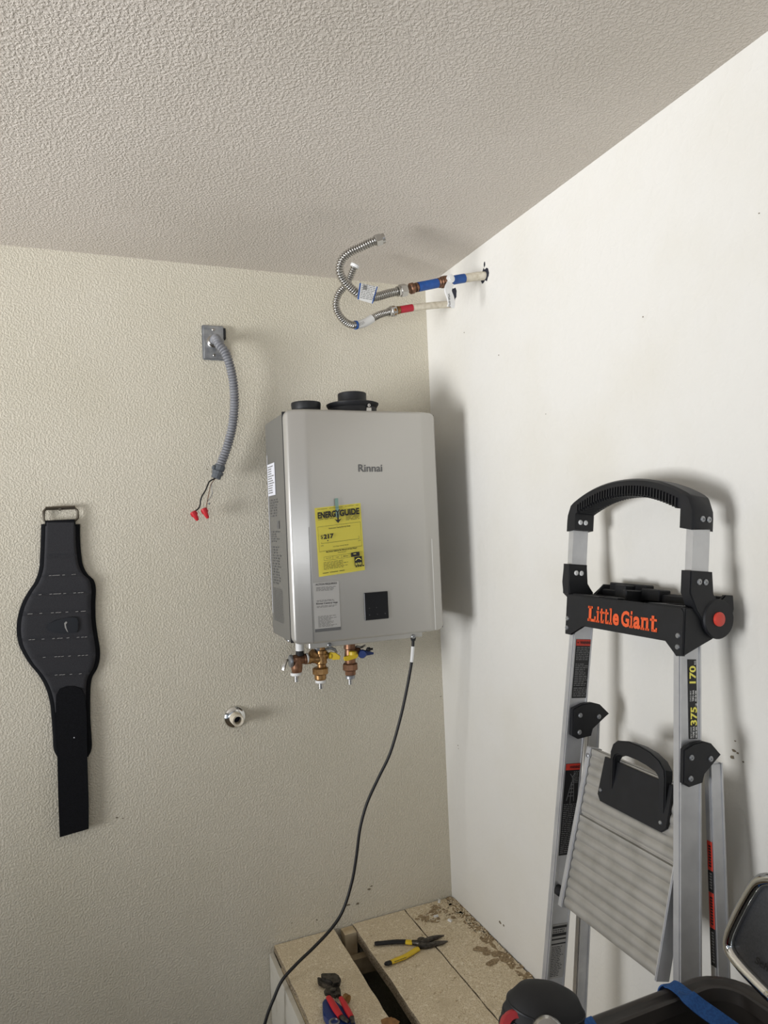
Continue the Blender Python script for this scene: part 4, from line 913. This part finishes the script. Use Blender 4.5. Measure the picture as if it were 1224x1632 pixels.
# sticker on front edge of the near rear rail
rw = [(1.165, 1.195, 'redlabel'), (1.115, 1.1645, 'redlabel'), (1.078, 1.1145, 'ink'), (1.018, 1.0775, 'redlabel'), (.955, 1.0175, 'ink')]
base_ = None
for k, (h0, h1, m_) in enumerate(rw[1:]):
    bm = NB(); f_ = lambda h, a: L(-(au(h)+.004)+a, h, .0672+.043*(1.27-h))
    prism(bm, [f_(h0, .0015), f_(h0, .0125), f_(h1, .0125), f_(h1, .0015)], DV*.0004)
    o = put('safety_sticker', bm, m_, rr_[1])
    bm = NB(); up3 = HVv; lines(bm, f_(h0+.004, .0115)-DV*.0004, -Z, Y, .001, .001, 1) if False else None
    bm.free(); bm = NB()
    hh = h0+.006
    while hh < h1-.006:
        prism(bm, [f_(hh, .0045)-DV*.0003, f_(hh, .0095)-DV*.0003, f_(hh+.003, .0095)-DV*.0003, f_(hh+.003, .0045)-DV*.0003], DV*.0002); hh += .0048
    put('print', bm, 'ink' if m_ == 'redlabel' else 'dullprint', o, kind='stuff')

# ================================================================== BIN WITH TOOLS (lower right)
BX0, BX1, BY0, BY1, BZ = -.68, -.160, -1.86, -1.292, .530
def rr(x0, x1, y0, y1, r, z, n=8):
    out = []
    for cx_, cy_, a0 in ((x1-r, y1-r, 0), (x0+r, y1-r, 90), (x0+r, y0+r, 180), (x1-r, y0+r, 270)):
        for k in range(n+1):
            a = math.radians(a0+90*k/n); out.append(V((cx_+r*math.cos(a), cy_+r*math.sin(a), z)))
    return out
BN = thing('storage_bin', ((BX0+BX1)/2, (BY0+BY1)/2, FLOOR), 'tall dark plastic bin with thick rounded rim in front of the ladder', 'bin')
bm = NB()
secs = [(.045, FLOOR+.001, .05), (.03, .30, .06), (.022, BZ-.03, .06), (.022, BZ-.028, .06)]
outer_ = [rr(BX0+a, BX1-a, BY0+a, BY1-a, r, z) for a, z, r in ((.045, FLOOR+.001, .05), (.026, BZ-.03, .055))]
inner_ = [rr(BX0+a, BX1-a, BY0+a, BY1-a, r, z) for a, z, r in ((.032, BZ-.02, .05), (.050, FLOOR+.02, .045))]
rings = [[bm.verts.new(p) for p in s_] for s_ in outer_+inner_]; m_ = len(rings[0])
for a, b in zip(rings, rings[1:]):
    for k in range(m_): bm.faces.new((a[k], a[(k+1) % m_], b[(k+1) % m_], b[k]))
bm.faces.new(rings[0][::-1]); bm.faces.new(rings[-1])
put('body', bm, 'bin', BN, True, 40)
bm = NB(); prof_ = [(.026, -.040), (.004, -.036), (0, -.012), (.004, -.003), (.010, 0), (.016, -.001), (.019, -.007), (.024, -.009), (.028, -.003), (.033, -.004), (.036, -.022), (.030, -.024)]
R2 = [[bm.verts.new(p) for p in rr(BX0+a, BX1-a, BY0+a, BY1-a, max(.02, .075-a), BZ+z)] for a, z in prof_]
R2.append(R2[0])
for a, b in zip(R2, R2[1:]):
    for k in range(m_): bm.faces.new((a[k], a[(k+1) % m_], b[(k+1) % m_], b[k]))
put('rim', bm, 'bin', BN, True, 50, label='thick rounded rim')
# tool case inside
bm = NB(); box(bm, (BX0+.056, BY0+.07, FLOOR+.021), (BX1-.054, BY1-.054, .40), .008, 2); tcs = put('inner_tray', bm, 'smoke', BN, True, 30, label='dark smooth inner tray')
bm = NB(); box(bm, (-.42, -1.40, .4005), (-.235, -1.352, .445), .006, 2); put('battery_pack', bm, 'smoke', None, True, 30, label='dark battery pack standing at the far side inside the bin', cat='battery')
c = on(1027, 1640, 2, .43); c.z = .4005
bm = NB(); lathe(bm, c, Z, [(.016, 0), (.019, .006), (.019, .030), (.014, .036), (.006, .038)], 24); put('orange_cap', bm, 'orange_pl', None, True, 40, label='orange screw cap inside the dark bin', cat='cap')
# straps
def strap(name, pts, wv, label):
    bm_ = NB(); path_ = catmull(pts, 8)
    A_ = []
    for i, p in enumerate(path_):
        t = (path_[min(i+1, len(path_)-1)]-path_[max(i-1, 0)]).normalized(); k_ = min(1, max(0, (yr_-.03-p.y)/.03)); n0 = (V((0, .0, 1)) if p.y < yr_-.004 else V((0, 1, .3))).lerp(V((-.25, -.6, .75)), k_); hw = t.cross(n0).normalized()*wv; hw = hw if hw.x > 0 else -hw; n_ = t.cross(hw).normalized()*.001
        A_.append([bm_.verts.new(q_) for q_ in (p-hw+n_, p+hw+n_, p+hw-n_, p-hw-n_)])
    for a, b in zip(A_, A_[1:]):
        for k in range(4): bm_.faces.new((a[k], a[(k+1) % 4], b[(k+1) % 4], b[k]))
    bm_.faces.new(A_[0]); bm_.faces.new(A_[-1][::-1])
    return put(name, bm_, 'bluestrap', None, True, 50, label=label, cat='strap', group='blue straps on the bin')
yr_ = BY1
a0 = on(1072, 1556, 1, yr_-.012)
strap('blue_strap', [V((a0.x-.004, yr_+.005, BZ-.035)), V((a0.x-.003, yr_+.004, BZ-.008)), V((a0.x, yr_-.010, BZ+.004)), V((a0.x+.003, yr_-.036, BZ+.002)), on(1096, 1588, 1, yr_-.052), on(1118, 1606, 1, yr_-.066), on(1145, 1625, 1, yr_-.082), on(1180, 1650, 1, yr_-.10)], .0125, 'blue webbing strap hooked over the bin rim before the ladder')
a0 = on(914, 1607, 1, yr_-.012)
strap('blue_strap', [V((a0.x-.002, yr_+.005, BZ-.035)), V((a0.x, yr_+.004, BZ-.008)), V((a0.x, yr_-.010, BZ+.004)), V((a0.x+.001, yr_-.036, BZ+.002)), on(930, 1625, 1, yr_-.05), on(942, 1642, 1, yr_-.065), on(960, 1670, 1, yr_-.09)], .0115, 'short blue webbing strap on the rim beside the power tool')
# power tool head
PT = thing('power_tool', (-.55, -1.40, .40), 'black and red cordless power tool head sticking up from the bin', 'power tool')
base = V((-.545, -1.40, .4005))
bm = NB(); lathe(bm, on(858, 1668, 1, -1.385), (on(872, 1592, 1, -1.385)-on(858, 1668, 1, -1.385)), [(.052, -.03), (.058, .0), (.0585, .030), (.054, .052), (.043, .066), (.024, .073), (.008, .0745)], 40)
bmesh.ops.scale(bm, vec=(1, .75, 1), space=Matrix.Translation((0, 1.385, 0)), verts=bm.verts)
put('boot', bm, 'rubber', PT, True, 50, label='ribbed black rubber boot')
bm = NB(); a = on(858, 1668, 1, -1.385); d = (on(872, 1592, 1, -1.385)-a).normalized()
for k, (t, rr0) in enumerate(((.020, .0592), (.036, .0578), (.050, .055))): lathe(bm, a+d*t, d, [(rr0-.004, -.002), (rr0+.0008, -.001), (rr0+.0008, .001), (rr0-.004, .002)], 40)
bmesh.ops.scale(bm, vec=(1, .75, 1), space=Matrix.Translation((0, 1.385, 0)), verts=bm.verts)
put('boot_rib', bm, 'black', PT, True, 50)
bm = NB(); a2 = on(826, 1641, 1, -1.40); lathe(bm, a2, V((-.35, -.75, .5)), [(.022, -.02), (.022, .002), (.020, .006), (.012, .007), (.011, .002)], 28); put('red_collar', bm, 'darkred', PT, True, 40, label='red housing collar')
bm = NB(); lathe(bm, a2, V((-.35, -.75, .5)), [(.0115, 0), (.0118, .003), (.007, .004)], 20); put('collar_bore', bm, 'rubber', PT, True, 40)
bm = NB(); lathe(bm, on(874, 1650, 1, -1.44), V((-.35, -.75, .5)), [(.020, -.02), (.020, .002), (.017, .006), (.009, .007), (.008, 0)], 28); put('metal_chuck', bm, 'steel', PT, True, 40)
bm = NB(); box(bm, (-.585, -1.425, .401), (-.505, -1.36, .53), .012, 3); put('housing', bm, 'darkred', PT, True, 40)
# chrome framed panel
CFp = thing('chrome_frame_panel', (-.17, -1.40, .4005), 'dark grey panel in a thick bent chrome tube frame, at the right edge', 'panel')
Pq = on(1155, 1500, 1, -1.335); Pr = on(1224, 1490, 1, -1.425)
nrm_ = (Pr-Pq); nrm_.z = 0; nrm_ = nrm_.normalized().cross(Z); nrm_ = -nrm_ if nrm_.dot(CAM-Pq) < 0 else nrm_
nrm_ = (nrm_+Z*.12).normalized()
def onP(px, py, off=0):
    d = CR*((px-612)/FPX)+CU*(-(py-816)/FPX)+CF; o = Pq+nrm_*off; return CAM+d*((o-CAM).dot(nrm_)/d.dot(nrm_))
fp_ = [onP(*q_) for q_ in ((1262, 1408), (1238, 1403), (1222, 1402), (1210, 1406), (1200, 1418), (1186, 1442), (1172, 1470), (1164, 1490), (1162, 1506), (1168, 1522), (1186, 1545), (1208, 1568), (1224, 1584), (1240, 1600))]
z_low = .405; pend = fp_[-1]
fp_.append(V((pend.x+.01, pend.y-.02, max(z_low, pend.z-.03))))
bm = NB(); sweep(bm, catmull(fp_, 8), .0092, 16); put('chrome_tube', bm, 'chrome', CFp, True, 60, label='thick chrome tube')
pq = [onP(*q_, -.003) for q_ in ((1266, 1412), (1222, 1407), (1211, 1411), (1203, 1422), (1188, 1448), (1175, 1475), (1168, 1496), (1172, 1514), (1190, 1540), (1228, 1580), (1262, 1612))]
bm = NB(); prism(bm, pq, -nrm_*.008, .001); dp = put('panel', bm, 'charcoal', CFp, True, 30)
bm = NB(); a = onP(1203, 1534, .0002); b = onP(1226, 1551, .0002); d = (b-a).normalized(); text(bm, 'Sch', a, d, nrm_.cross(d), .026, .011, .02, .0006, shear=.3); put('panel_lettering', bm, 'ink', CFp)
bm = NB(); p_ = fp_[-1]; box(bm, (p_.x-.03, p_.y-.02, .4005), (p_.x+.015, p_.y+.02, p_.z+.004), .003); put('clamp_foot', bm, 'rubber', CFp)

# ================================================================== HAND TOOLS ON THE PLATFORM
def pz(px, py, z): return on(px, py, 2, z)
NP = thing('needle_nose_pliers', pz(660, 1508, 0), 'long nose pliers with yellow and black grips on the middle board', 'pliers')
def q8(x, y, z=.008): return on(580+x/8.16, 1480+y/8.16, 2, z)
fl2 = [(1, .75), (.75, 1), (-.75, 1), (-1, .75), (-1, -.75), (-.75, -1), (.75, -1), (1, -.75)]
def grip_(path, rads, m, root, name, label=None, zs=.6):
    bm_ = NB(); sweep(bm_, catmull(path, 6), rads, 12); 
    z0 = path[0].z
    for v in bm_.verts: v.co.z = z0+(v.co.z-z0)*zs
    return put(name, bm_, m, root, True, 60, label=label)
def radl(path, r0, n=6): # interpolate radii for catmull output
    out = []
    for i in range(len(path)-1):
        for k in range(n): out.append(r0[i]+(r0[i+1]-r0[i])*k/n)
    out.append(r0[-1]); return out
p1 = [q8(138, 195), q8(160, 193), q8(260, 185), q8(400, 172), q8(550, 170)]
grip_(p1, radl(p1, [.005, .0085, .0085, .0090, .0088]), 'black', NP, 'handle', 'black grip')
p1 = [q8(545, 172), q8(590, 176), q8(632, 180)]; grip_(p1, radl(p1, [.0092, .0098, .0090]), 'yellow_pl', NP, 'grip_band')
p1 = [q8(282, 470), q8(300, 455), q8(355, 438)]; grip_(p1, radl(p1, [.005, .0085, .0085]), 'black', NP, 'grip_tip')
p1 = [q8(350, 438), q8(430, 405), q8(520, 370), q8(610, 320), q8(680, 275), q8(712, 262)]; grip_(p1, radl(p1, [.0086, .0090, .0092, .0090, .0095, .0085]), 'yellow_pl', NP, 'handle', 'yellow grip')
#, q8(405, 432, .0140), q8(570, 368, .014)-q8(405, 432, .014), Z.cross(q8(570, 368, .014)-q8(405, 432, .014)), .042, .0035, .01, .0003); bm.free()
bm = NB(); lines(bm, q8(400, 436, .0138), q8(570, 372, .0138)-q8(400, 436, .0138), Z.cross(q8(570, 372, .0138)-q8(400, 436, .0138)), .040, .0034, 1, .9, .0003, 0, .005, 6); put('grip_print', bm, 'ink', NP, kind='stuff')
p1 = [q8(625, 180), q8(690, 185), q8(740, 195), q8(800, 215)]; bm = NB(); sweep(bm, p1, [.007, .008, .009, .007], 10); put('tang', bm, 'iron', NP, True)
bm = NB(); lathe(bm, q8(750, 190, .002), Z, [(.0130, 0), (.0135, .002), (.0135, .010), (.0125, .012), (.006, .0125)], 24); put('pivot', bm, 'iron', NP, True, 35)
p1 = [q8(700, 240), q8(740, 220), q8(760, 185), q8(850, 140), q8(950, 110), q8(1042, 90)]; bm = NB(); sweep(bm, p1, [.007, .008, .0085, .0080, .006, .0020], 8); put('jaw', bm, 'iron', NP, True, 40)
p1 = [q8(740, 225), q8(830, 222), q8(940, 195), q8(1030, 180), q8(1090, 165)]; bm = NB(); sweep(bm, p1, [.0085, .0085, .0075, .0055, .002], 8); put('jaw', bm, 'iron', NP, True, 40)
def q10(x, y, z=.010): return on(480+x/10.2, 1530+y/10.2, 2, z)
# blue tool beneath
BT = thing('pipe_cutter', q10(560, 860, 0), 'blue bodied hand tool lying under the red handled pliers', 'tool')
bm = NB(); p1 = [q10(x_, y_, .004) for x_, y_ in ((350, 790), (380, 745), (450, 725), (560, 790), (760, 930), (860, 1040), (900, 1200), (560, 1250), (430, 1080), (365, 1000), (352, 900))]
prism(bm, p1, (0, 0, .020), .004, 2); put('body', bm, 'blue_pl', BT, True, 35)
bm = NB(); lathe(bm, q10(540, 1010, .0245), Z, [(.014, -.003), (.014, .002), (.010, .003), (.009, -.001)], 24); put('wheel', bm, 'steel_dull', BT, True, 40)
bm = NB(); lathe(bm, q10(718, 618, .014), V((.5, -1, 0)), [(.006, -.004), (.011, -.003), (.011, .010), (.006, .011)], 18); sweep(bm, [q10(720, 640, .012), q10(740, 720, .012), q10(700, 860, .012)], .004, 8); put('feed_knob', bm, 'brass', BT, True, 40)
SPl = thing('slip_joint_pliers', q10(560, 600, 0), 'worn steel adjustable pliers with red handles on the left board', 'pliers')
zt = .030
bm = NB(); prism(bm, [q10(x_, y_, .014) for x_, y_ in ((325, 290), (345, 278), (560, 275), (610, 305), (650, 375), (630, 440), (520, 460), (490, 390), (400, 380), (330, 345))], (0, 0, .012), .002, 2); put('jaw', bm, 'iron', SPl, True, 35)
bm = NB(); prism(bm, [q10(x_, y_, .006) for x_, y_ in ((265, 345), (280, 338), (400, 385), (520, 390), (600, 450), (640, 540), (655, 640), (590, 640), (560, 520), (500, 480), (420, 475), (370, 462), (290, 430), (268, 390))], (0, 0, .012), .002, 2); put('jaw', bm, 'iron', SPl, True, 35, label='lower jaw')
bm = NB(); prism(bm, [q10(x_, y_, .018) for x_, y_ in ((370, 550), (400, 510), (470, 475), (560, 520), (600, 600), (560, 640), (480, 590), (430, 600), (385, 590))], (0, 0, .008), .0015, 2); lathe(bm, q10(520, 520, .022), Z, [(.008, 0), (.008, .007), (.004, .008)], 16); put('pivot', bm, 'iron', SPl, True, 35)
p1 = [q10(440, 600, zt), q10(480, 660, zt), q10(560, 790, zt+.002), q10(640, 910, zt+.002)]; grip_(p1, radl(p1, [.0068, .0085, .0095, .0080]), 'red', SPl, 'handle', 'red grip')
p1 = [q10(640, 610, zt), q10(690, 700, zt), q10(760, 830, zt), q10(815, 930, zt)]; grip_(p1, radl(p1, [.0058, .0078, .0085, .0075]), 'red', SPl, 'handle', 'red grip')
p1 = [q10(640, 905, zt), q10(700, 960, zt), q10(770, 1010, zt)]; grip_(p1, radl(p1, [.0070, .0068, .0045]), 'iron', SPl, 'handle_end')
p1 = [q10(812, 920, zt), q10(830, 980, zt-.002), q10(835, 1040, zt-.004)]; grip_(p1, radl(p1, [.0065, .0060, .004]), 'iron', SPl, 'handle_end')
